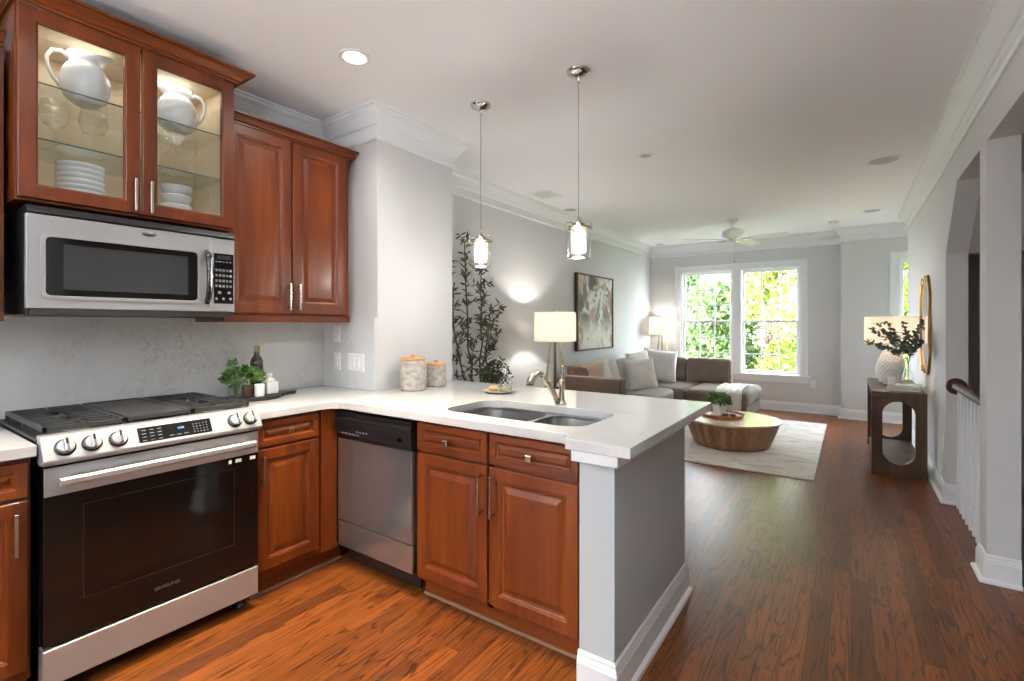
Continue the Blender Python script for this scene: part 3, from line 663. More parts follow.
# cooktop, burners, grates
MB().box(-3.0, RF-.05, RA-.006, RB+.006, .930, .942).build('cooktop', M['black_matte'], t, bevel=.003)
for x, y, r in ((-2.50, .60, .045), (-2.84, .60, .035), (-2.50, 1.10, .05), (-2.84, 1.10, .035), (-2.67, .848, .04)):
    bn = MB().lathe([(r, 0), (r, .012), (r*.9, .016), (0, .017)], (x, y, .942), 24).build('burner', M['steel'], t, smooth='auto')
    MB().lathe([(r*.8, 0), (r*.8, .006), (r*.7, .009), (0, .010)], (x, y, .958), 24).build('cap', M['black_matte'], bn, smooth='auto')
def grate(y0, y1):
    g = MB(); x0, x1 = -2.965, -2.385; z = .978; h_ = .013
    for x in (x0, x1-.016): g.box(x, x+.016, y0, y1, z-h_-.006, z)
    for y in (y0, y1-.014): g.box(x0, x1, y, y+.014, z-h_-.004, z)
    n_ = 9
    for i in range(1, n_):
        x = x0+(x1-x0)*i/n_; g.box(x-.0045, x+.0045, y0, y0+(y1-y0)*(.42 if i not in (2, 7) else .5), z-.011, z); g.box(x-.005, x+.005, y1-(y1-y0)*(.42 if i not in (2, 7) else .5), y1, z-.011, z)
    yc = (y0+y1)/2
    g.box(x0, x0+.10, yc-.005, yc+.005, z-.011, z); g.box(x1-.10, x1, yc-.005, yc+.005, z-.011, z); g.box(-2.72, -2.63, yc-.005, yc+.005, z-.011, z)
    for x in (x0, (x0+x1)/2-.008, x1-.016):
        for y in (y0, y1-.014): g.box(x, x+.016, y, y+.014, .941, z-.01)
    return g
grate(RA+.012, RA+.258).build('grate', M['iron'], t, bevel=.002)
grate(RB-.258, RB-.012).build('grate', M['iron'], t, bevel=.002)
g = MB(); g.rings(-2.965, -2.385, RA+.266, RB-.266, [(0, 0), (0, .016), (.004, .018), (.014, .018), (.018, .013)], lambda u, v, w_: (u, v, .962+w_))
for x in (-2.96, -2.40):
    for y in (RA+.27, RB-.282): g.box(x, x+.012, y, y+.012, .941, .963)
g.build('griddle', M['iron'], t)

# --- microwave
t = thing('microwave', (-2.78, .85, 1.385), 'stainless over-the-range microwave with dark window and keypad', 'microwave')
MF, MA, MBB = -2.55, .470, 1.228
MB().box(-3.0, MF-.03, MA+.004, MBB-.004, 1.385, 1.805).build('body', M['black'], t, bevel=.003)
v_ = MB(); v_.prism([(MF-.05, 1.775), (MF+.004, 1.775), (MF+.006, 1.782), (MF-.012, 1.806), (MF-.05, 1.806)], lambda u, v, w_: (u, w_, v), MA, MBB)
v_.build('vent_grille', M['black'], t, bevel=.002)
MY = 1.118
dr = vplate('door', [(MA, 1.412), (MY-.001, 1.412), (MY-.001, 1.772), (MA, 1.772)], [rrect(.524, 1.060, 1.462, 1.690, .018, 4)], FX(MF), -.03, 0, M['steel'], t, bevel=.003)
ww = vplate('window', rrect(.518, 1.066, 1.456, 1.696, .02, 4), [rrect(.578, 1.02, 1.488, 1.668, .004, 2)], FX(MF), -.012, -.003, M['black_glass'], dr)
MB().box(MF-.011, MF-.007, .56, 1.035, 1.475, 1.68).build('screen', plain('mw_screen', srgb(52, 54, 55), .12, 0, Specular_IOR_Level=.8), ww)
fr_ = vplate('window_bezel', rrect(.510, 1.074, 1.448, 1.704, .026, 5), [rrect(.524, 1.060, 1.462, 1.690, .018, 5)], FX(MF), 0, .004, M['steel'], dr, bevel=.0015)
h = MB(); zz = [1.452+.25*i/12 for i in range(13)]
h.tube([(MF+.006+.034*math.sin(PI*i/12)**.6, 1.0965, z) for i, z in enumerate(zz)], [.012+.003*math.sin(PI*i/12) for i in range(13)], 10)
h = h.build('handle', M['black_glass'], dr, smooth=True)
MB().tube([(MF+.0565, 1.096, 1.50+.17*i/6) for i in range(7)], [.001, .004, .005, .006, .005, .004, .001], 8).build('highlight_strip', M['chrome'], h, smooth=True)
pn = MB().rings(MY+.001, MBB, 1.412, 1.772, [(0, -.03), (0, -.003), (.003, 0)], FX(MF)).build('control_panel', M['steel'], t)
kp = MB().rings(1.130, 1.222, 1.452, 1.698, [(0, 0), (0, .001), (.002, .002)], FX(MF)).build('keypad', M['black_glass'], pn)
b = MB()
for i in range(5): b.rings(1.136+i*.016, 1.146+i*.016, 1.654, 1.660, [(0, .001), (0, .0026)], FX(MF))
for j in range(4):
    for i in range(5 if j < 3 else 5): b.rings(1.136+i*.0165, 1.147+i*.0165, 1.532+j*.026, 1.544+j*.026, [(0, .001), (0, .0026)], FX(MF))
for i, u in enumerate((1.148, 1.193)): b.rings(u, u+.014, 1.500, 1.512, [(0, .001), (0, .0026)], FX(MF))
for i in range(3): b.rings(1.136+i*.033, 1.146+i*.033, 1.470, 1.482, [(0, .001), (0, .0026)], FX(MF))
b.build('key_marks', M['grey_print'], kp)
MB().rings(1.143, 1.208, 1.670, 1.690, [(0, .001), (0, .0024)], FX(MF)).build('display', plain('dim_display', srgb(44, 46, 46), .3), kp)
bg_ = MB(); bg_.lathe([(0, 0), (.0285, 0), (.027, .002), (0, .003)], (0, 0, 0), 24, 'X'); bg_ = bg_.build('badge', M['chrome'], None)
bg_.parent = dr; bg_.location = (MF+2.78+.0, .862-.85, 1.748-1.385); bg_.scale = (1, 1, .36)
MB().box(-2.95, MF+.0, MA+.01, MBB-.01, 1.3845, 1.411).build('underside', M['black_matte'], t)
MB().box(MF-.10, MF-.02, 1.05, 1.18, 1.380, 1.386).build('task_light_lens', M['black'], t)

# --- wall cabinets
def cornice(path, z0, z1, out, mat, parent):
    k = [(0, z0), (.012, z0), (.012, z0+.010), (.022, z0+.014), (.026, z0+.022), (out*.62, z0+(z1-z0)*.66), (out*.70, z0+(z1-z0)*.72), (out*.72, z1-.012), (out, z1-.010), (out, z1), (0, z1)]
    o = sweep('cornice', path, k, mat); del o['kind']
    org = root_loc(parent)
    for v in o.data.vertices: v.co -= org
    o.parent = parent; return o
CF = -2.69
t = thing('wall_cabinet', (-2.85, 1.62, 1.365), 'cherry wall cabinet with two solid raised-panel doors beside the column', 'cabinet')
MB().box(KX+.022, CF, 1.235, 2.012, 1.395, 2.43).build('body', M['cherry'], t, bevel=.001)
MB().box(KX+.022, CF+.012, 1.235, 2.014, 1.362, 1.397).build('light_rail', M['cherry_y'], t, bevel=.003)
for a, b_, h in ((1.24, 1.606, 1.583), (1.614, 1.972, 1.642)):
    dd = door(t, FX(CF), a, b_, 1.41, 2.415); bar_handle(dd, FX(CF+.019), h, 1.43, 1.585)
cornice([(-3.0, 2.014), (CF+.004, 2.014), (CF+.004, 1.236)][::-1], 2.418, 2.474, .045, M['cherry_y'], t)
t = thing('wall_cabinet', (-2.85, .2, 1.365), 'cherry wall cabinet at the near end, lower than the glass-door one', 'cabinet')
MB().box(KX+.022, CF, -.6, .434, 1.395, 2.43).build('body', M['cherry'], t, bevel=.001)
MB().box(KX+.022, CF+.012, -.6, .434, 1.362, 1.397).build('light_rail', M['cherry_y'], t, bevel=.003)
for a, b_, h in ((.02, .42, .05), (-.42, .012, -.03)):
    dd = door(t, FX(CF), a, b_, 1.41, 2.415); bar_handle(dd, FX(CF+.019), h, 1.43, 1.585)
cornice([(CF+.004, -.59), (CF+.004, .434)], 2.418, 2.474, .045, M['cherry_y'], t)
# glass cabinet
GF = -2.598; GA, GB, G0, G1 = .447, 1.244, 1.826, 2.58
t = thing('glass_cabinet', (-2.8, .84, 1.81), 'cherry wall cabinet with two glass doors, above the microwave', 'cabinet')
MB().box(KX+.022, GF, GA, GA+.018, G0, G1).box(KX+.022, GF, GB-.018, GB, G0, G1).box(KX+.022, GF, GA+.018, GB-.018, G0, G0+.018).box(KX+.022, GF, GA+.018, GB-.018, G1-.018, G1).box(GF-.018, GF, GA+.018, GA+.04, G0+.018, G1-.018).box(GF-.018, GF, GB-.04, GB-.018, G0+.018, G1-.018).build('body', M['cherry'], t)
MB().box(KX+.022, KX+.030, GA+.019, GB-.019, G0+.019, G1-.019).box(KX+.031, GF-.02, GA+.019, GA+.024, G0+.019, G1-.019).box(KX+.031, GF-.02, GB-.024, GB-.019, G0+.019, G1-.019).box(KX+.031, GF-.02, GA+.025, GB-.025, G0+.019, G0+.024).box(KX+.031, GF-.02, GA+.025, GB-.025, G1-.024, G1-.019).build('lining', M['maple'], t)
for z in (2.085, 2.305):
    sh = MB().box(-2.985, -2.625, GA+.028, GB-.028, z-.006, z).build('glass_shelf', M['shelf_glass'], t)
    MB().box(-2.625, -2.6235, GA+.028, GB-.028, z-.006, z).build('shelf_edge', M['glass_edge'], sh)
for a, b_, h in ((.453, .841, .816), (.849, 1.238, .874)):
    m = MB(); gp = [(0, 0), (0, .016), (.003, .019), (.050, .019), (.053, .016), (.057, .015), (.058, .003)]
    fr = FX(GF); vs = []
    ringset = gp+[(.058, 0)]
    for ins, hh in ringset: vs += [fr(a+ins, G0+.01+ins, hh), fr(b_-ins, G0+.01+ins, hh), fr(b_-ins, G1-.006-ins, hh), fr(a+ins, G1-.006-ins, hh)]
    k = len(ringset)
    m.add(vs, [(i*4+j, i*4+(j+1) % 4, ((i+1) % k)*4+(j+1) % 4, ((i+1) % k)*4+j) for i in range(k) for j in range(4)])
    dd = m.build('door', M['cherry'], t)
    MB().box(GF+.004, GF+.007, a+.056, b_-.056, G0+.066, G1-.062).build('glass_panel', M['door_glass'], dd)
    bar_handle(dd, FX(GF+.019), h, 1.842, 1.985)
cornice([(KX+.022, GA), (GF+.019, GA), (GF+.019, GB), (KX+.022, GB)], G1-.006, G1+.05, .07, M['cherry_y'], t)

# ================================================================== CABINET CONTENTS
def pitcher(label, loc, rz):
    t = thing('pitcher', (0, 0, 0), label, 'pitcher', 'white pitchers on the top glass shelf')
    prof = [(.050, 0), (.056, .004), (.082, .026), (.098, .06), (.101, .09), (.094, .122), (.078, .148), (.064, .160), (.063, .170), (.072, .203), (.069, .203), (.059, .170), (.060, .159), (.075, .145), (.090, .12), (.097, .09), (.094, .06), (.078, .028), (0, .008)]
    b = MB().lathe(prof, (0, 0, 0), 32); 
    b.v = [((x+.035*max(0, x/.07)**3 if z > .185 and x > 0 else x), y*(1 if z < .185 else .95), z+(.012*max(0, x/.07)**3 if z > .195 else 0)) for x, y, z in b.v]
    b.build('jug', M['ceramic'], t, smooth=True)
    h = [(-.062, 0, .182), (-.09, 0, .196), (-.122, 0, .19), (-.14, 0, .162), (-.138, 0, .125), (-.122, 0, .09), (-.10, 0, .065), (-.084, 0, .052)]
    MB().tube(h, [.009, .009, .0085, .008, .008, .008, .008, .009], 10).build('handle', M['ceramic'], t, smooth=True)
    t.location = loc; t.rotation_euler = (0, 0, rz); t.scale = (.88, .88, 1.07); return t
pitcher('white ceramic pitcher with its handle towards the near side, behind the near glass door', (-2.75, .695, 2.306), math.radians(78))
pitcher('white ceramic pitcher with its handle pointing to the column, behind the far glass door', (-2.77, 1.055, 2.306), math.radians(262))
for _y in (.64, 1.03): lamp('cabinet_puck_light', 'AREA', (-2.78, _y, 2.548), .3, (1, .93, .84), .26)
t = thing('wine_glass', (0, 0, 0), 'clear stemmed wine glass, nearest one on the lower glass shelf', 'wine glass', 'wine glasses on the lower glass shelf')
g = MB().lathe([(.001, .0), (.034, 0), (.034, .0015), (.006, .006), (.0035, .012), (.0035, .082), (.008, .088), (.028, .10), (.040, .125), (.042, .15), (.036, .19), (.035, .19), (.040, .15), (.038, .126), (.026, .102), (0, .092)], (0, 0, 0), 28)
g.build('goblet', M['thin_glass'], t, smooth=True)
t.location = (-2.78, .60, 2.0865); t.scale = (1.25, 1.25, 1.08)
dup(t, (-2.76, .725, 2.0865), 'clear stemmed wine glass under the near pitcher, second from the near end')
dup(t, (-2.78, .985, 2.0865), 'clear stemmed wine glass next to the centre stile behind the far glass door')
dup(t, (-2.76, 1.09, 2.0865), 'clear stemmed wine glass farthest along the lower glass shelf')
names = ['bottom', 'second lowest', 'third lowest', 'fourth lowest', 'fourth highest', 'third highest', 'second highest', 'topmost']
bw = MB().lathe([(.05, 0), (.062, .004), (.086, .022), (.090, .034), (.087, .034), (.083, .023), (.06, .008), (0, .006)], (0, 0, 0), 36).build('plate_bowl', M['ceramic'], None, smooth=True)
for i in range(8):
    o = bw if i == 0 else bw.copy()
    if i: col.objects.link(o)
    o.scale = (.95, .95, 1)
    o.location = (-2.80, .69, 1.8505+i*.0235)
    tag(o, '%s white ribbed bowl of the wide stack behind the near glass door' % names[i], 'bowl', 'wide white bowls stacked in the glass cabinet')
bw = MB().lathe([(.032, 0), (.034, .005), (.056, .018), (.064, .045), (.064, .052), (.060, .052), (.060, .045), (.052, .02), (.03, .009), (0, .008)], (0, 0, 0), 36).build('bowl', M['ceramic'], None, smooth=True)
for i, nm in enumerate(('bottom', 'second lowest', 'second highest', 'topmost')):
    o = bw if i == 0 else bw.copy()
    if i: col.objects.link(o)
    o.scale = (1.06, 1.06, 1)
    o.location = (-2.80, 1.065, 1.8505+i*.047)
    tag(o, '%s white deep bowl of the narrow stack behind the far glass door' % nm, 'bowl', 'deep white bowls stacked in the glass cabinet')

# ================================================================== ON THE COUNTER
random.seed(7)
def leaf(mb, p, d, L, W, up=None, curl=.15):
    d = Vector(d).normalized(); up = up or Vector((random.uniform(-1, 1), random.uniform(-1, 1), random.uniform(.2, 1)))
    s = d.cross(up)
    if s.length < 1e-3: s = d.cross(Vector((1, .2, 0)))
    s.normalize(); n = s.cross(d).normalized(); p = Vector(p)
    q = [p, p+d*L*.3+s*W*.45-n*L*curl*.2, p+d*L*.65+s*W*.42-n*L*curl*.6, p+d*L-n*L*curl, p+d*L*.65-s*W*.42-n*L*curl*.6, p+d*L*.3-s*W*.45-n*L*curl*.2]
    return mb.add(q, [(0, 1, 2, 3), (0, 3, 4, 5)])
def rdir(zmin=-.3):
    while True:
        v = Vector((random.uniform(-1, 1), random.uniform(-1, 1), random.uniform(zmin, 1)))
        if .2 < v.length < 1: return v.normalized()
def bush(mb, c, rx, ry, rz, n, L, W):
    for i in range(n):
        d = rdir(-.2); r = random.uniform(.35, 1)**.6
        leaf(mb, (c[0]+d.x*rx*r, c[1]+d.y*ry*r, c[2]+d.z*rz*r), d+rdir(-.5)*.8, L*random.uniform(.7, 1.2), W*random.uniform(.7, 1.2))
# black serving board by the range with its still life
BX, BY = -2.80, 1.455
circ = [(BX+.125*math.cos(a), BY+.15*math.sin(a)) for a in [i*2*PI/48 for i in range(48)]]
bp = [p for p in circ if not (p[1] > BY+.13)]
hp = [(BX-.045, BY+.155), (BX-.035, BY+.18), (BX-.03, BY+.245), (BX-.01, BY+.265), (BX+.012, BY+.245), (BX+.018, BY+.18), (BX+.045, BY+.155)]
i0 = max(range(len(circ)), key=lambda i: circ[i][1]); 
outer_b = [p for p in circ[:i0-2]]+hp[::-1]+circ[i0+3:]
tag(plate('serving_board', outer_b, [], ZC+.0005, ZC+.0185, M['board_black'], loc=(BX, BY, ZC), bevel=.004), 'round black serving board with a handle, next to the gas range', 'serving board')
BZ = ZC+.019
t = thing('potted_plant', (BX-.03, BY-.085, BZ), 'small leafy green herb plant in a clear glass jar on the black board', 'plant')
MB().lathe([(.038, 0), (.042, .004), (.042, .075), (.040, .075), (.040, .006), (0, .005)], (BX-.03, BY-.085, BZ), 24).build('glass_jar', M['thin_glass'], t, smooth='auto')
m = MB()
for i in range(14): d = rdir(.4); m.tube([(BX-.03+d.x*.01, BY-.085+d.y*.01, BZ+.01), (BX-.03+d.x*.03, BY-.085+d.y*.03, BZ+.07), (BX-.03+d.x*.08, BY-.06+d.y*.08, BZ+.07+d.z*.07)], .0015, 5)
m.build('stems', plain('green_stem', srgb(96, 120, 60), .6), t)
m = MB(); bush(m, (BX-.03, BY-.045, BZ+.100), .085, .115, .065, 620, .022, .015)
for i in range(26): leaf(m, (BX-.05+random.uniform(-.02, .02), BY-.1+random.uniform(-.03, .03), BZ+.16+random.uniform(0, .03)), (random.uniform(-.3, .3), random.uniform(-.3, .3), 1), .03, .02)
m.build('foliage', M['herb_leaf'], t)
t = thing('olive_oil_bottle', (BX-.085, BY+.06, BZ), 'dark olive glass oil bottle with a label, standing behind the candle', 'bottle')
MB().lathe([(.030, 0), (.034, .005), (.034, .185), (.030, .20), (.016, .222), (.0145, .265), (.016, .266), (.016, .272), (0, .272)], (BX-.085, BY+.06, BZ), 28).build('bottle_body', M['olive_glass'], t, smooth='auto')
MB().lathe([(.0165, .24), (.0165, .278), (0, .28)], (BX-.085, BY+.06, BZ), 20).build('cap', plain('gold_cap', srgb(120, 112, 70), .4), t, smooth='auto')
MB().shell([(.0345, .12), (.0345, .172)], (BX-.085, BY+.06, BZ), 28).build('paper_label', plain('dark_label', srgb(34, 40, 58), .5), t, smooth=True)
t = thing('candle', (BX+.06, BY-.0, BZ), 'white pillar candle at the front of the black board', 'candle')
MB().lathe([(.024, 0), (.026, .003), (.026, .066), (.023, .069), (0, .066)], (BX+.06, BY+.0, BZ), 24).build('wax', M['ceramic_matte'], t, smooth='auto')
MB().cyl((BX+.06, BY, BZ+.066), .001, .01, 6).build('wick', M['black'], t)
tag(MB().lathe([(.026, 0), (.028, .004), (.028, .062), (.025, .064), (.025, .01), (0, .008)], (BX+.03, BY-.052, BZ), 24).build('wooden_cup', M['walnut'], loc=(BX+.03, BY-.052, BZ), smooth='auto'), 'small brown wooden cup between the glass jar and the white candle', 'cup')
t = thing('white_canister', (BX-.005, BY+.095, BZ), 'square white lidded jar beside the oil bottle on the black board', 'jar')
MB().box(BX-.04, BX+.03, BY+.06, BY+.13, BZ, BZ+.07).build('jar_body', M['ceramic_matte'], t, bevel=.005, seg=3)
MB().lathe([(.028, .071), (.030, .075), (.026, .082), (.012, .092), (.010, .10), (.016, .108), (.012, .117), (0, .12)], (BX-.005, BY+.095, BZ), 20).build('lid', M['ceramic_matte'], t, smooth='auto')
# canisters by the column
def canister(x, y, r, h, label):
    t = thing('canister', (x, y, ZC), label, 'canister', 'stoneware canisters beside the column')
    MB().lathe([(r-.006, 0), (r, .005), (r, h-.012), (r-.004, h-.004), (r-.008, h), (r-.012, h), (r-.012, h-.02), (0, h-.02)], (x, y, ZC+.0005), 40).build('jar_body', M['canister'], t, smooth='auto')
    lid = MB().lathe([(r-.013, h-.008), (r-.002, h+.001), (r-.002, h+.012), (r-.006, h+.015), (0, h+.015)], (x, y, ZC), 36).build('lid', M['light_wood'], t, smooth='auto')
    MB().lathe([(.012, h+.015), (.010, h+.02), (.015, h+.028), (.013, h+.034), (0, h+.036)], (x, y, ZC), 20).build('knob', M['light_wood'], lid, smooth='auto')
canister(-2.325, 2.235, .081, .195, 'taller grey stoneware canister with a pale wood lid, nearer the range')
canister(-2.345, 2.47, .066, .145, 'shorter grey stoneware canister with a pale wood lid, partly behind the tall one')
# small plate with soap and bottle
PX, PY = -1.79, 2.45
tag(MB().lathe([(.05, 0), (.06, .003), (.098, .012), (.103, .016), (.098, .017), (.06, .008), (0, .006)], (PX, PY, ZC+.0005), 40).build('plate', plain('sage_plate', srgb(176, 176, 158), .3), loc=(PX, PY, ZC), smooth=True), 'round pale sage plate holding the soap and glass bottle behind the sink', 'plate')
tag(MB().box(-.027, .027, -.02, .02, 0, .03).build('soap_bar', plain('amber_soap', srgb(206, 160, 100), .4, 0, Subsurface_Weight=.1), bevel=.01, seg=3), 'amber soap bar on the sage plate', 'soap')
o = bpy.data.objects['soap_bar']; o.location = (PX-.035, PY-.02, ZC+.012); o.rotation_euler = (0, 0, .7)
BXX, BYY = PX+.03, PY+.025
t = thing('glass_bottle', (BXX, BYY, ZC+.009), 'clear glass dispenser bottle with a pump on the sage plate', 'bottle')
MB().lathe([(.038, 0), (.040, .004), (.040, .078), (.036, .088), (.016, .094), (.014, .108), (.012, .108), (.014, .092), (.035, .085), (.0375, .078), (.0375, .006), (0, .005)], (BXX, BYY, ZC+.009), 28).build('bottle_body', M['thin_glass'], t, smooth='auto')
MB().cyl((BXX, BYY, ZC+.015), .0362, .03, 24).build('liquid_soap', plain('pale_soap', srgb(226, 222, 190), .2, 0, Transmission_Weight=.5), t, smooth='auto')
MB().lathe([(.015, .104), (.016, .116), (.006, .118), (.005, .135), (.010, .136), (.010, .146), (0, .148)], (BXX, BYY, ZC+.009), 16).tube([(BXX, BYY, ZC+.151), (BXX-.03, BYY-.012, ZC+.149), (BXX-.04, BYY-.016, ZC+.143)], .0035, 8).build('pump', M['chrome'], t, smooth='auto')
# ---- sink
t = thing('double_sink', (-1.3, 2.0, .70), 'stainless undermount double-bowl sink set in the white counter', 'sink')
def rsc(x0, x1, y0, y1, r): return rrect(x0, x1, y0, y1, r, 6)
rim = plate('rim', rsc(-1.72, -.875, 1.765, 2.245, .12), [rsc(-1.68, -1.272, 1.805, 2.205, .09), rsc(-1.245, -.915, 1.805, 2.205, .09)], .868, .8855, M['sink'], t, bevel=.002)
for x0, x1, nm in ((-1.68, -1.272, 0), (-1.245, -.915, 0)):
    m = MB(); lv = [(0, .87), (.006, .82), (.012, .72), (.03, .695), (.06, .688), (.16, .683)]
    N = None; vs = []
    for ins, z in lv:
        ins2 = min(ins, (x1-x0)/2-.04); R_ = rsc(x0+ins2, x1-ins2, 1.805+min(ins, .15), 2.205-min(ins, .15), max(.03, .09-ins*.3)); N = len(R_); vs += [(x, y, z) for x, y in R_]
    m.add(vs, [(i*N+j, i*N+(j+1) % N, (i+1)*N+(j+1) % N, (i+1)*N+j) for i in range(len(lv)-1) for j in range(N)]+[tuple((len(lv)-1)*N+j for j in range(N))])
    bo = m.build('bowl', M['sink'], t, smooth='auto', fix=True)
    MB().lathe([(.044, .6835), (.042, .6865), (.03, .684), (.028, .680), (0, .679)], ((x0+x1)/2, 2.03, 0), 24).build('drain', M['chrome'], bo, smooth='auto')
# ---- faucet
FXX, FYY = -1.262, 2.285
t = thing('kitchen_faucet', (FXX, FYY, ZC), 'brushed nickel pull-out faucet behind the sink', 'faucet')
MB().lathe([(.027, 0), (.028, .006), (.020, .014), (.0155, .022), (.0150, .085), (.0175, .092), (.0175, .118), (.014, .128), (.010, .133), (0, .135)], (FXX, FYY, ZC), 24).build('body', M['nickel'], t, smooth='auto')
MB().tube([(FXX, FYY, ZC+.128), (FXX+.003, FYY+.004, ZC+.165), (FXX+.004, FYY+.006, ZC+.198)], [.0075, .0065, .007], 10).lathe([(.007, 0), (.015, .004), (.014, .012), (0, .015)], (FXX+.004, FYY+.006, ZC+.196), 12).build('lever', M['nickel'], t, smooth='auto')
sp = [(FXX-.012, FYY-.018, ZC+.006), (FXX-.020, FYY-.050, ZC+.060), (FXX-.030, FYY-.085, ZC+.112), (FXX-.038, FYY-.115, ZC+.152), (FXX-.043, FYY-.130, ZC+.168)]
sp = MB().tube(sp, [.0145, .0150, .0155, .0160, .0145], 14).build('spout', M['nickel'], t, smooth=True)
MB().tube([(FXX-.030, FYY-.085, ZC+.112), (FXX-.0325, FYY-.094, ZC+.124)], .0175, 14).build('collar', M['nickel'], sp, smooth='auto')
MB().tube([(FXX-.040, FYY-.122, ZC+.160), (FXX-.052, FYY-.150, ZC+.172), (FXX-.066, FYY-.172, ZC+.160), (FXX-.074, FYY-.186, ZC+.138), (FXX-.077, FYY-.192, ZC+.122)], [.012, .0165, .020, .0225, .019], 14).build('spray_head', M['nickel'], sp, smooth=True)
MB().lathe([(.019, 0), (.019, .004), (.0, .005)], (FXX-.077, FYY-.192, ZC+.116), 14).build('spray_face', M['black'], sp)
MB().tube([(FXX, FYY-.002, ZC+.104), (FXX-.018, FYY-.020, ZC+.104)], .011, 10).build('joint', M['chrome'], t, smooth='auto')

# ---- pendants
def pendant(x, y, label):
    t = thing('pendant_lamp', (x, y, CEIL), label, 'pendant lamp', 'glass pendant lamps over the peninsula')
    MB().lathe([(.066, 0), (.066, -.004), (.060, -.014), (.040, -.026), (.016, -.034), (.008, -.046), (.006, -.062), (0, -.064)], (x, y, CEIL), 32).build('canopy', M['chrome'], t, smooth='auto')
    MB().tube([(x, y, CEIL-.06), (x, y, 1.93)], .0022, 8).build('cord', plain('clear_cord', srgb(150, 148, 145), .4), t, smooth=True)
    f = MB(); f.lathe([(.034, 0), (.034, .010), (.018, .016), (.014, .03), (.008, .036), (.004, .05), (0, .05)], (x, y, 1.884), 24)
    f.lathe([(.0675, 0), (.069, 0), (.069, .008), (.0675, .008)], (x, y, 1.866), 32)
    for s_ in (-1, 1):
        dx, dy = .822*s_, .5696*s_
        f.tube([(x+dx*.070, y+dy*.070, 1.862), (x+dx*.072, y+dy*.072, 1.888), (x+dx*.068, y+dy*.068, 1.899), (x+dx*.045, y+dy*.045, 1.903), (x+dx*.03, y+dy*.03, 1.897)], .002, 8)
        f.tube([(x-dy*.067*s_*s_, y+dx*.067, 1.87), (x-dy*.03, y+dx*.03, 1.890)], .002, 6)
    f.build('frame', M['nickel'], t, smooth='auto')
    MB().lathe([(.0655, .17), (.0655, .01), (.063, .003), (.06, 0), (.0, 0), (0, .003), (.058, .003), (.062, .01), (.063, .17), (.0655, .17)], (x, y, 1.704), 36).build('outer_glass', M['thin_glass'], t, smooth='auto')
    MB().shell([(.040, 1.872), (.042, 1.84), (.042, 1.745), (.038, 1.735), (.0405, 1.74), (.0405, 1.87)], (x, y, 0), 28).build('inner_glass', M['frost_shade'], t, smooth=True)
    MB().lathe([(.012, 1.875), (.014, 1.85), (.024, 1.825), (.026, 1.80), (.018, 1.778), (0, 1.770)], (x, y, 0), 20).build('bulb', M['bulb'], t, smooth=True)
    lamp('pendant_light', 'POINT', (x, y, 1.69), 3.6, (1, .95, .90), .04)
pendant(-1.90, 2.40, 'glass cylinder pendant over the sink end, hanging nearer the column')
pendant(-1.21, 2.38, 'glass cylinder pendant over the peninsula, the one farther from the column')

# ================================================================== LIVING ROOM
# ---- olive tree behind the column
TX, TY = -2.66, 3.30
t = thing('olive_tree', (TX, TY, 0), 'tall leafy olive tree in a pot behind the column and counter', 'potted tree')
MB().lathe([(.12, 0), (.15, .02), (.18, .3), (.185, .34), (.17, .34), (.165, .30), (0, .29)], (TX, TY, 0.0), 28).build('pot', plain('grey_pot', srgb(170, 166, 160), .7), t, smooth='auto')
MB().cyl((TX, TY, .29), .164, .015, 24).build('soil', plain('soil', srgb(52, 42, 34), .95), t)
tr = MB(); lf = MB()
def branch(p0, p1, r0, r1, wob=.02, n=7):
    p0, p1 = Vector(p0), Vector(p1); pts = []
    for i in range(n+1):
        k = i/n; pts.append(p0.lerp(p1, k)+(Vector((random.uniform(-1, 1), random.uniform(-1, 1), 0))*wob*(0 if i == 0 else 1)))
    tr.tube(pts, [r0+(r1-r0)*i/n for i in range(n+1)], 6); return pts
def olive_leaves(pts, dens, L=.07):
    for i in range(len(pts)-1):
        seg = pts[i+1]-pts[i]; k = max(1, int(seg.length*dens))
        for j in range(k):
            p = pts[i]+seg*random.random(); d = (seg.normalized()*.7+rdir(-.8)).normalized(); leaf(lf, p, d, L*random.uniform(.7, 1.25), .017*random.uniform(.8, 1.25))
mains = [((TX, TY-.04, .3), (TX, TY-.16, 2.02)), ((TX+.03, TY, .3), (TX+.06, TY+.12, 1.45)), ((TX-.02, TY-.04, .3), (TX-.05, TY-.30, 1.75)), ((TX+.02, TY, .3), (TX+.08, TY-.03, 1.80))]
for a, b_ in mains:
    P_ = branch(a, b_, .011, .004, .015, 10); olive_leaves(P_[6:], 70)
    for k in range(3, 11):
        for q in range(2):
            d = rdir(.1); L = random.uniform(.10, .24)*(1.15-.05*k)
            B_ = branch(P_[k], P_[k]+Vector((d.x*.8, d.y*.9, abs(d.z)*.8+.1))*L, .003, .0012, .008, 4); olive_leaves(B_, 95)
for e in ((TX+.02, TY+.30, 1.56), (TX, TY+.33, 1.33), (TX+.05, TY+.20, 1.18)):
    B_ = branch((TX+.04, TY+.03, 1.0), e, .005, .0015, .015, 8); olive_leaves(B_[4:], 100)
for i in range(26):
    d = rdir(-.1); B_ = branch((TX+.08+random.uniform(-.05, .05), TY+.14+random.uniform(-.05, .05), .70+random.uniform(0, .1)), (TX+.10+d.x*.12, TY+.16+d.y*.14, .86+d.z*.20), .003, .001, .01, 4); olive_leaves(B_, 120, .05)
branch((TX+.02, TY+.05, .32), (TX+.08, TY+.20, .75), .008, .005, .01, 6)
tr.build('trunk', M['bark'], t, smooth=True); lf.build('foliage', M['olive_leaf'], t)

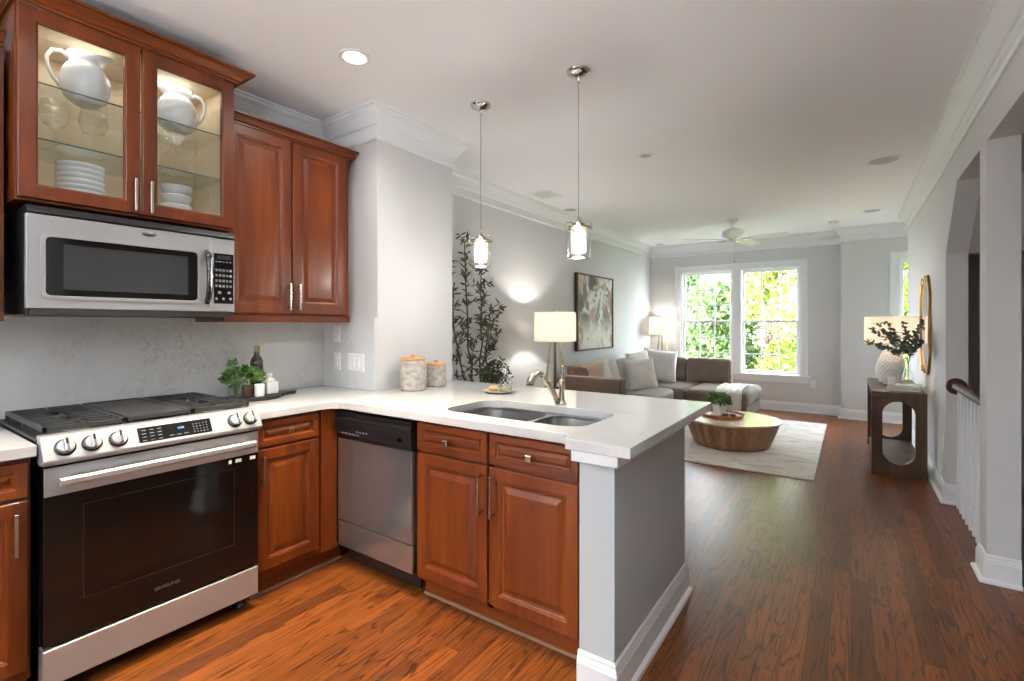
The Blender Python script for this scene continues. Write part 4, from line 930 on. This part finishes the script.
# ---- floor lamps
def floor_lamp(x, y, label, rot, power):
    t = thing('floor_lamp', (x, y, 0), label, 'floor lamp', 'tripod floor lamps beside the sofa')
    MB().shell([(.215, 1.475), (.218, 1.470), (.222, 1.175), (.220, 1.17), (.2175, 1.176), (.214, 1.470), (.215, 1.475)], (x, y, 0), 48).build('lamp_shade', M['shade'], t, smooth='auto')
    s_ = MB()
    for k in range(3): a = rot+k*2*PI/3+.5; s_.tube([(x, y, 1.46), (x+.213*math.cos(a), y+.213*math.sin(a), 1.46)], .002, 6)
    s_.tube([(x, y, 1.19), (x, y, 1.50)], .005, 8).lathe([(.004, 0), (.010, .006), (.008, .014), (0, .02)], (x, y, 1.49), 12)
    s_.build('spider', M['bronze'], t, smooth='auto')
    MB().lathe([(.055, 1.185), (.06, 1.19), (.06, 1.20), (.02, 1.206), (.018, 1.21), (0, 1.21)], (x, y, 0), 20).build('hub', M['bronze'], t, smooth='auto')
    for k in range(3):
        a = rot+k*2*PI/3; l = MB()
        for s2 in (-1, 1):
            ox, oy = -math.sin(a)*.012*s2, math.cos(a)*.012*s2
            l.tube([(x+.05*math.cos(a)+ox*.5, y+.05*math.sin(a)+oy*.5, 1.20), (x+.20*math.cos(a)+ox, y+.20*math.sin(a)+oy, .006)], .0065, 8)
        l.build('leg', M['bronze'], t, smooth='auto')
    MB().lathe([(.012, 1.21), (.02, 1.23), (.030, 1.26), (.026, 1.29), (0, 1.302)], (x, y, 0), 16).build('bulb', M['bulb'], t, smooth=True)
    lamp('floor_lamp_light', 'POINT', (x, y, 1.33), power, (1, .94, .87), .03)
floor_lamp(-2.565, 4.50, 'brass tripod floor lamp with a white drum shade, between the olive tree and the painting', 0, 11)
floor_lamp(-2.68, 8.43, 'brass tripod floor lamp with a white drum shade, in the far corner behind the sofa', -.2, 3.5)

# ---- painting
t = thing('painting', (LX, 6.28, 1.0), 'large framed abstract painting in brown, white and charcoal above the sofa', 'painting')
MB().frame(5.70, 6.86, .995, 2.025, .022, FX(LX), 0, .05).build('frame', M['walnut'], t, bevel=.002)
MB().box(LX+.002, LX+.036, 5.72, 6.84, 1.015, 2.005).build('canvas', M['art'], t)

# ---- sofa
t = thing('sectional_sofa', (-2.4, 6.8, 0), 'taupe velvet L-shaped sectional sofa beneath the painting and window', 'sofa')
def soft(name, x0, x1, y0, y1, z0, z1, mat, r=.05, puff=.02):
    m = MB(); nx, ny, nz = 8, 8, 4
    b_ = bmesh.new(); bmesh.ops.create_cube(b_, size=2); bmesh.ops.subdivide_edges(b_, edges=b_.edges, cuts=5, use_grid_fill=True)
    hx, hy, hz = (x1-x0)/2, (y1-y0)/2, (z1-z0)/2; c = Vector(((x0+x1)/2, (y0+y1)/2, (z0+z1)/2)); vs = []
    for v in b_.verts:
        def place(q, h_): return (h_ if q > 0 else -h_) if abs(q) > .99 else (h_-r-.004)*q/.6667
        p = Vector((place(v.co.x, hx), place(v.co.y, hy), place(v.co.z, hz)))
        ex, ey, ez = 1-(v.co.x)**2, 1-(v.co.y)**2, 1-(v.co.z)**2
        if abs(v.co.z) > .99: p.z += puff*ex*ey*(1 if v.co.z > 0 else -.2)
        if abs(v.co.x) > .99: p.x += puff*.5*ey*ez*(1 if v.co.x > 0 else -1)
        if abs(v.co.y) > .99: p.y += puff*.5*ex*ez*(1 if v.co.y > 0 else -1)
        vs.append(c+p)
    b_.verts.index_update(); m.add(vs, [tuple(v.index for v in f.verts) for f in b_.faces]); b_.free()
    o = m.build(name, mat, t, bevel=r, seg=4, smooth=True); o.modifiers['bevel'].angle_limit = .9; return o
S, SG = M['sofa'], M['sofa_grey']
bb = MB().prism([(-2.90, 5.07), (-2.07, 5.07), (-2.07, 7.02), (-1.12, 7.02), (-1.12, 8.19), (-2.90, 8.19)], lambda u, v, w_: (u, v, w_), .07, .25)
bb.build('base', S, t, bevel=.02, seg=3)
for x, y in ((-2.84, 5.13), (-2.13, 5.13), (-1.18, 7.08), (-1.18, 8.13), (-2.84, 8.13)): MB().cyl((x, y, .0125 if y == 7.08 else 0.0), .02, .075 if y != 7.08 else .0625, 12, r2=.028).build('foot', M['walnut'], t)
soft('arm', -2.90, -2.06, 5.05, 5.22, .20, .742, M['sofa_arm'], .02, .003)
soft('seat_cushion', -2.72, -2.05, 5.225, 6.04, .24, .435, SG, .05)
soft('seat_cushion', -2.72, -2.05, 6.05, 6.99, .24, .435, SG, .05)
soft('seat_cushion', -2.72, -1.93, 7.0, 8.04, .24, .435, S, .05)
soft('seat_cushion', -1.92, -1.10, 6.99, 8.20, .24, .435, S, .06)
soft('back', -2.90, -2.73, 5.22, 8.20, .24, .70, S, .04, .0)
soft('back', -2.73, -1.50, 8.05, 8.20, .24, .70, S, .04, .0)
soft('back_cushion', -2.73, -2.56, 6.10, 6.98, .44, .83, SG, .05, .04)
for x0, x1 in ((-2.54, -2.135), (-2.125, -1.48)): soft('back_cushion', x0, x1, 7.88, 8.05, .44, .815, S, .04, .015)
def pillow(x, y, z, size, th, rz, tilt, mat, label, name='throw_pillow', rx=0):
    m = MB(); N = 10; vs = []; hs = size/2
    for side in (1, -1):
        for j in range(N+1):
            for i in range(N+1):
                u, v = i/N*2-1, j/N*2-1; e = max(0, (1-u**4)*(1-v**4))**.6
                pin = 1-.07*(1-abs(u)**2)*abs(v)**3; pin2 = 1-.07*(1-abs(v)**2)*abs(u)**3
                vs.append((side*th/2*e, u*hs*pin2, v*hs*pin+hs))
    k = (N+1)**2; fs = []
    for j in range(N):
        for i in range(N):
            a = j*(N+1)+i; fs.append((a, a+1, a+N+2, a+N+1)); fs.append((k+a+N+1, k+a+N+2, k+a+1, k+a))
    m.add(vs, fs); o = m.build(name, mat, None, fix=False)
    bm = bmesh.new(); bm.from_mesh(o.data); bmesh.ops.remove_doubles(bm, verts=bm.verts, dist=1e-4); bmesh.ops.recalc_face_normals(bm, faces=bm.faces); bm.to_mesh(o.data); bm.free()
    for p in o.data.polygons: p.use_smooth = True
    o.location = (x, y, z); o.rotation_euler = (rx, tilt, rz)
    return tag(o, label, 'pillow', 'throw pillows on the sofa')
ZS = .452
pillow(-2.68, 5.36, ZS, .40, .12, -.5, -.12, M['pillow_brown'], 'rust and brown woven pillow at the arm end, mostly hidden by the faucet')
pillow(-2.60, 5.48, ZS, .43, .12, -.75, -.12, M['pillow_beige'], 'beige pillow leaning beside the brown one near the sofa arm', rx=.12)
pillow(-2.55, 5.66, ZS, .46, .12, -.55, -.18, M['pillow_white'], 'pale woven pillow with a peaked corner, next to the beige pillow', rx=.2)
pillow(-2.52, 5.90, ZS, .42, .12, -.55, -.22, M['pillow_white'], 'pale striped pillow just before the grey back cushion', rx=.2)
pillow(-2.30, 6.46, ZS, .43, .14, -.95, -.28, M['pillow_white'], 'light grey woven pillow in front near the sofa corner', rx=.12)
pillow(-2.40, 7.40, ZS, .52, .14, -1.0, -.22, M['pillow_white'], 'largest white woven pillow in the sofa corner', rx=-.12)
pillow(-2.54, 7.10, ZS, .50, .12, -.35, -.18, M['pillow_white'], 'pale pillow behind the largest white pillow at the corner', rx=.1)
# throw blanket over the chaise end
m = MB(); path = [(7.80, .458), (7.55, .462), (7.30, .463), (7.12, .462), (7.02, .452), (6.975, .425), (6.965, .37), (6.96, .30), (6.955, .22), (6.95, .14)]
W0, W1 = -1.52, -1.19
def thr(u, v):
    k = v*(len(path)-1); i = min(len(path)-2, int(k)); f = k-i; y = path[i][0]*(1-f)+path[i+1][0]*f; z = path[i][1]*(1-f)+path[i+1][1]*f
    rip = .006*math.sin(u*22+v*3)+.004*math.sin(u*47); x = W0+(W1-W0)*u+.03*math.sin(v*3)-.03*(1-v)
    return (x, y-(rip+.008 if v > .5 else 0), z+(rip+.012 if v <= .6 else 0))
m.grid(28, 36, thr); tag(m.build('throw_blanket', M['throw'], loc=(-1.35, 7.1, .45), solid=.008, smooth=True), 'cream throw blanket draped over the end of the sofa seat', 'blanket')
# ---- rug and coffee table
t = MB().box(-1.98, -.26, 4.93, 7.78, .0005, .012).build('area_rug', M['rug'], loc=(-1.3, 6.3, 0), bevel=.004)
tag(t, 'faded ivory area rug under the coffee table', 'rug')
CX, CY = -1.10, 5.895
t = thing('coffee_table', (CX, CY, .012), 'round tapered wooden drum coffee table with a pale polished top', 'coffee table')
nst = 44; m = MB(); vs = []; PR = [(.36, .013), (.385, .02), (.42, .10), (.455, .19), (.485, .275), (.49, .283)]
m.lathe(PR, (CX, CY, 0), 88); m.build('drum', None or M['stave'] if 'stave' in M else M['acacia'], t, smooth=True)
MB().lathe([(.492, .2835), (.502, .287), (.503, .300), (.499, .304), (0, .304)], (CX, CY, 0), 88).build('table_top', M['acacia_top'], t, smooth='auto')
TXc, TYc, TZ = -1.203, 5.955, .3045
t = thing('round_tray', (TXc, TYc, TZ), 'round wooden tray with a raised rim on the coffee table', 'tray')
MB().lathe([(.20, 0), (.215, .004), (.222, .028), (.216, .030), (.208, .012), (0, .010)], (TXc, TYc, TZ), 56).build('tray_body', M['acacia'], t, smooth='auto')
for s_ in (-1, 1): MB().tube([(TXc+s_*.205, TYc-.05, TZ+.028), (TXc+s_*.232, TYc-.02, TZ+.045), (TXc+s_*.232, TYc+.02, TZ+.045), (TXc+s_*.205, TYc+.05, TZ+.028)], .005, 8).build('handle', M['bronze'], t, smooth=True)
pcx, pcy = -1.24, 5.965
t = thing('potted_plant', (pcx, pcy, TZ+.0115), 'small green plant in a white pot on the round tray', 'plant')
MB().lathe([(.05, 0), (.062, .005), (.074, .10), (.074, .115), (.069, .115), (.067, .10), (0, .098)], (pcx, pcy, TZ+.0115), 28).build('pot', M['ceramic_matte'], t, smooth='auto')
m = MB(); bush(m, (pcx, pcy, TZ+.165), .115, .115, .075, 380, .045, .032); m.build('foliage', M['herb_leaf'], t)
m = MB()
for i in range(16):
    a = i*2*PI/16; m.lathe([(0, -.013), (.009, -.009), (.013, 0), (.009, .009), (0, .013)], (TXc+.085+.062*math.cos(a), TYc-.055+.05*math.sin(a), TZ+.026), 12)
tag(m.build('bead_garland', plain('dark_beads', srgb(86, 58, 40), .5), loc=(TXc+.085, TYc-.055, TZ+.02), smooth=True), 'looped dark wooden bead garland lying on the round tray', 'bead garland')
tag(MB().box(-.055, .055, -.035, .035, 0, .025).build('soft_box', M['ceramic_matte'], bevel=.005), 'small white box on the tray in front of the pot', 'box')
o = bpy.data.objects['soft_box']; o.name = 'trinket_box'; o.location = (TXc-.06, TYc-.115, TZ+.0115); o.rotation_euler = (0, 0, .6)

# ---- console table and what stands on it
x0, x1, y0, y1 = .155, .545, 5.50, 6.85
t = thing('console_table', (.35, 6.17, 0), 'dark brown wooden console table with rounded cut-outs in its ends', 'console table')
hole = rrect(.235, .465, .105, .662, .114, 10)
for a in (y0, y1-.05): vplate('end_panel', [(x0, 0), (x1, 0), (x1, .70), (x0, .70)], [hole], FY(a+.05), 0, .05, M['walnut'], t, bevel=.003)
MB().box(x0, x1, y0, y1, .701, .745).build('table_top', M['walnut'], t, bevel=.003)
MB().box(x0+.01, x1-.01, y0+.051, y1-.051, .045, .085).build('lower_shelf', M['walnut'], t, bevel=.002)
for i, (dy, a, l) in enumerate(((0, .03, 'lower grey book under the glass vase on the console'), (.01, -.05, 'upper pale book directly under the glass vase'))):
    bk = thing('book', (.40, 5.70+dy, .7455+i*.0265), l, 'book', 'books on the console')
    pg = MB().box(.40-.115, .40+.115, 5.70+dy-.085, 5.70+dy+.085, .7455+i*.0265+.003, .7455+i*.0265+.022).build('pages', M['paper'], bk)
    MB().box(.40-.12, .40+.12, 5.70+dy-.09, 5.70+dy+.09, .7455+i*.0265, .7455+i*.0265+.003).box(.40-.12, .40+.12, 5.70+dy-.09, 5.70+dy+.09, .7455+i*.0265+.022, .7455+i*.0265+.025).box(.28-.001, .283, 5.70+dy-.09, 5.70+dy+.09, .7455+i*.0265+.003, .7455+i*.0265+.022).build('cover', M['cover'], bk)
    bk.rotation_euler = (0, 0, a)
vx, vy, vz = .43, 5.72, .799
t = thing('glass_vase', (vx, vy, vz), 'clear glass bottle vase standing on the books', 'vase')
MB().lathe([(.040, 0), (.045, .005), (.048, .05), (.036, .10), (.020, .14), (.018, .17), (.026, .195), (.0245, .195), (.016, .17), (.018, .14), (.033, .10), (.0455, .05), (.042, .008), (0, .006)], (vx, vy, vz), 28).build('vase_body', M['thin_glass'], t, smooth='auto')
t = thing('eucalyptus_stems', (vx, vy, vz+.02), 'spray of dark eucalyptus branches in the glass vase', 'branches')
tr = MB(); lf = MB(); random.seed(5)
ends = [(.13, -.05, .54), (.10, .10, .42), (.20, -.02, .57), (.27, .05, .60), (.26, .12, .50), (.40, .02, .58), (.44, .10, .50), (.52, 0, .55), (.55, .05, .42), (.54, -.06, .60), (.33, -.14, .46), (.30, .2, .44), (.47, -.16, .40), (.2, .0, .38)]
for ex, ey, ez in ends:
    P_ = branch((vx, vy, vz+.02), (vx, vy, vz+.19), .0018, .0018, .003, 3)
    mid = Vector(((vx*1.3+ex*.7)/2, vy+ey*.35, vz+.19+(ez-.19)*.55)); e = Vector((min(ex, .555), vy+ey, vz+ez-.02))
    Q = [P_[-1]+(mid-P_[-1])*k/3 for k in range(4)]+[mid+(e-mid)*k/4 for k in range(1, 5)]; tr.tube(Q, .0014, 5)
    for i in range(2, len(Q)-1):
        for r in range(6):
            p = Q[i]+(Q[i+1]-Q[i])*random.random(); d = rdir(-.8); d.x = -abs(d.x) if p.x > .53 else d.x; leaf(lf, p, d, .042*random.uniform(.7, 1.2), .032*random.uniform(.8, 1.1))
tr.build('stems', plain('brown_stem', srgb(84, 66, 52), .7), t); lf.build('leaves', M['euca_leaf'], t)
tag(MB().lathe([(.026, 0), (.03, .004), (.03, .06), (.027, .063), (.026, .052), (0, .05)], (.31, 5.66, .799), 24).build('votive_candle', M['ceramic_matte'], loc=(.31, 5.66, .799), smooth='auto'), 'small white candle beside the glass vase on the books', 'candle')
lx, ly = .335, 6.25
t = thing('table_lamp', (lx, ly, .745), 'white faceted ceramic table lamp with a glowing drum shade on the console', 'table lamp')
m = MB(); N = 18; lev = 15; vs = []
for j in range(lev+1):
    k = j/lev; z = .755+.34*k; r = .062+.056*math.sin(PI*min(1, k*.95+.12)); off = .5*(j % 2)
    for i in range(N):
        a = 2*PI*(i+off)/N; vs.append((lx+r*math.cos(a), ly+r*math.sin(a), z))
fs = []; cen = []
for j in range(lev-1):
    if True:
        for i in range(N):
            # diamond between rows j, j+1, j+2
            o1 = (i+(1 if j % 2 else 0)) % N
            a_, b1, b2, c_ = j*N+i, (j+1)*N+((i-1) % N if j % 2 == 0 else i), (j+1)*N+(i if j % 2 == 0 else (i+1) % N), (j+2)*N+i
            mid = (Vector(vs[a_])+Vector(vs[b1])+Vector(vs[b2])+Vector(vs[c_]))/4; dirn = Vector((mid.x-lx, mid.y-ly, 0)).normalized()
            cen.append(mid+dirn*.010); ci = (lev+1)*N+len(cen)-1; fs += [(a_, b2, ci), (b2, c_, ci), (c_, b1, ci), (b1, a_, ci)]
m.add(vs+cen, fs); m.lathe([(.06, .7455), (.075, .75), (.07, .757), (.05, .76), (0, .76)], (lx, ly, 0), 28); m.lathe([(.052, 1.08), (.04, 1.10), (.014, 1.105), (.012, 1.15), (0, 1.15)], (lx, ly, 0), 20)
m.build('base', M['ceramic_matte'], t, fix=False)
MB().shell([(.215, 1.425), (.218, 1.42), (.222, 1.165), (.219, 1.16), (.2175, 1.166), (.2135, 1.42), (.215, 1.425)], (lx, ly, 0), 48).build('lamp_shade', M['shade_pink'] if 'shade_pink' in M else M['shade'], t, smooth='auto')
MB().tube([(lx, ly, 1.14), (lx, ly, 1.44)], .004, 8).tube([(lx-.213, ly, 1.41), (lx+.213, ly, 1.41)], .002, 6).tube([(lx, ly-.213, 1.41), (lx, ly+.213, 1.41)], .002, 6).build('harp', M['brass'], t)
MB().lathe([(.012, 1.17), (.02, 1.20), (.030, 1.24), (.026, 1.27), (0, 1.282)], (lx, ly, 0), 16).build('bulb', M['bulb'], t, smooth=True)
lamp('table_lamp_light', 'POINT', (lx, ly, 1.31), 4.2, (1, .74, .58), .03)
# ---- mirror
t = thing('wall_mirror', (RX, 5.97, 1.35), 'tall brass framed mirror with a wavy edge on the right wall', 'mirror')
def wavy(ins):
    out = []; cy_, cz_, hy, hz = 6.04, 1.345, .345-ins, .445-ins
    for i in range(120):
        a = 2*PI*i/120; ca, sa = math.cos(a), math.sin(a); k = 1/max(abs(ca)**5+abs(sa)**5, 1e-6)**.2
        w_ = 1+.035*math.cos(12*a); out.append((cy_+hy*ca*k*w_, cz_+hz*sa*k*w_))
    return out
vplate('frame', wavy(0), [wavy(.045)], FXn(RX), .001, .022, M['brass'], t, bevel=.004)
vplate('mirror_glass', wavy(.044), [], FXn(RX), .004, .012, M['mirror'], t)

# ---- stair rail
t = thing('stair_balustrade', (.65, 4.3, 0), 'white spindle balustrade with a dark wood handrail at the stair opening', 'balustrade')
hr = MB(); pr = [(-.026, 0), (-.030, .012), (-.024, .03), (-.012, .042), (.012, .042), (.024, .03), (.030, .012), (.026, 0), (.018, -.008), (-.018, -.008)]
hr.prism([(.65+a, .872+b_) for a, b_ in pr], lambda u, v, w_: (u, w_, v), 3.691, 4.885); hr.build('handrail', M['rail_wood'], t, bevel=.002)
MB().lathe([(0, 4.872), (.045, 4.872), (.058, 4.880), (.062, 4.899), (0, 4.899)], (.65, 0, .885), 32, 'Y').build('rosette', M['rail_wood'], t, smooth='auto')
for i in range(10):
    y = 4.80-i*.113; m = MB(); q = .0125
    m.box(.65-q, .65+q, y-q, y+q, .0, .20); m.lathe([(.0145, .20), (.009, .208), (.0155, .222), (.0165, .232), (.0085, .25), (.0105, .29), (.011, .36), (.0095, .60), (.008, .84), (.008, .866)], (.65, y, 0), 14)
    m.build('spindle', M['trim'], t, smooth='auto')

# ---- ceiling fan
fx, fy = -1.27, 6.90
t = thing('ceiling_fan', (fx, fy, CEIL), 'white five-blade ceiling fan with a pull chain over the sitting area', 'ceiling fan')
MB().lathe([(.07, CEIL), (.068, CEIL-.02), (.045, CEIL-.05), (.018, CEIL-.065), (.013, CEIL-.07), (.013, 2.60), (0, 2.60)], (fx, fy, 0), 28).build('canopy', M['white_plastic'], t, smooth='auto')
MB().lathe([(.02, 2.61), (.05, 2.60), (.105, 2.575), (.125, 2.545), (.125, 2.51), (.10, 2.485), (.06, 2.475), (.05, 2.44), (.035, 2.425), (0, 2.42)], (fx, fy, 0), 36).build('motor_housing', M['white_plastic'], t, smooth='auto')
for k in range(5):
    a = math.radians(-73+72*k); ca, sa = math.cos(a), math.sin(a); pit = -.2
    def bl(r, w_, z=0): return (fx+r*ca-w_*sa, fy+r*sa+w_*ca, 2.455+z+w_*pit)
    ar = MB().add([bl(.10, -.02), bl(.10, .02), bl(.23, .035), bl(.23, -.035)], [(0, 1, 2, 3)]).build('blade_arm', M['nickel'], t, solid=.006)
    out = [(.19, -.055), (.19, .055), (.60, .068), (.63, .06), (.645, .03), (.645, -.03), (.63, -.06), (.60, -.068)]
    MB().add([bl(r, w_, .006) for r, w_ in out], [tuple(range(8))]).build('blade', M['white_plastic'], t, solid=.008)
MB().tube([(fx+.03, fy-.03, 2.43), (fx+.03, fy-.03, 2.17)], .0015, 5).lathe([(.004, 2.15), (.007, 2.16), (.004, 2.172)], (fx+.03, fy-.03, 0), 8).build('pull_chain', M['nickel'], t)

# ================================================================== OUTSIDE THE WINDOWS
struct(MB().box(-30, 30, 8.95, 60, -3.1, -3.0).build('ground_outside', M['grass']))
struct(MB().box(-30, 30, -40, -3.4, -.4, -.3).build('ground_behind', M['grass']))
random.seed(21)
def tree(x, y, h, r, mat, label, n=7600, L=.17):
    t = thing('garden_tree', (x, y, -3.0), label, 'tree', 'trees outside the windows')
    m = MB(); m.tube([(x, y, -3), (x+.1, y, -1.2), (x, y+.1, h*.4), (x+.1, y, h*.7)], [.16, .13, .09, .04], 10)
    blobs = []
    for i in range(15):
        a = random.uniform(0, 2*PI); rr = r*random.uniform(.1, .8); z = -1.6+(h+1.6)*random.random(); blobs.append((x+rr*math.cos(a), y+rr*math.sin(a), z, r*random.uniform(.32, .55)))
        m.tube([(x, y, max(-2.4, z-1.1)), (x+rr*.5*math.cos(a), y+rr*.5*math.sin(a), z-.4), (blobs[-1][0], blobs[-1][1], z)], [.05, .03, .012], 6)
    m.build('trunk', M['bark'], t, smooth=True)
    lf = MB()
    for i in range(n):
        bx, by, bz, br = random.choice(blobs); d = rdir(-1); q = random.random()**.4
        leaf(lf, (bx+d.x*br*q, by+d.y*br*q, bz+d.z*br*q*.85), d+rdir(-1), L*random.uniform(.6, 1.3), L*.6, curl=.1)
    lf.build('foliage', mat, t)
tree(-4.9, 15.2, 4.4, 1.9, M['tree_leaf2'], 'darker green tree seen through the window nearest the sofa corner')
tree(-3.0, 14.0, 2.6, 1.5, M['tree_leaf2'], 'low green tree in front of the white house beyond the window')
tree(-1.7, 13.6, 5.0, 1.9, M['tree_leaf'], 'bright yellow-green tree filling the window nearest the wall outlet')
tree(.3, 14.6, 5.0, 1.9, M['tree_leaf'], 'yellow-green tree overlapping the edge of the second window')
tree(1.6, 13.4, 5.2, 1.6, M['tree_leaf'], 'leafy tree seen through the narrow window behind the console lamp')
tree(-9.6, 24, 7.0, 2.4, M['tree_leaf'], 'distant bright tree behind the white house', 4200, .22)
tree(-.6, 23, 7.0, 2.8, M['tree_leaf'], 'distant bright tree behind the middle trees', 4200, .22)
t = thing('neighbour_house', (-5.0, 18, -3), 'white sided neighbouring house glimpsed between the trees', 'house')
m = MB().box(-6.4, -4.0, 17, 19, -3, 3.2)
for i in range(30): z = -2.9+i*.2; m.add([(-6.42, 16.98, z), (-3.98, 16.98, z), (-3.98, 16.93, z+.03), (-6.42, 16.93, z+.03), (-6.42, 16.99, z+.2), (-3.98, 16.99, z+.2)], [(0, 1, 2, 3), (3, 2, 5, 4)])
m.build('walls', M['siding'], t)
MB().add([(-6.7, 16.6, 3.1), (-3.7, 16.6, 3.1), (-3.7, 19.4, 3.1), (-6.7, 19.4, 3.1), (-6.7, 18, 4.4), (-3.7, 18, 4.4)], [(0, 1, 5, 4), (2, 3, 4, 5), (0, 4, 3), (1, 2, 5), (0, 3, 2, 1)]).build('roof', M['roof'], t)
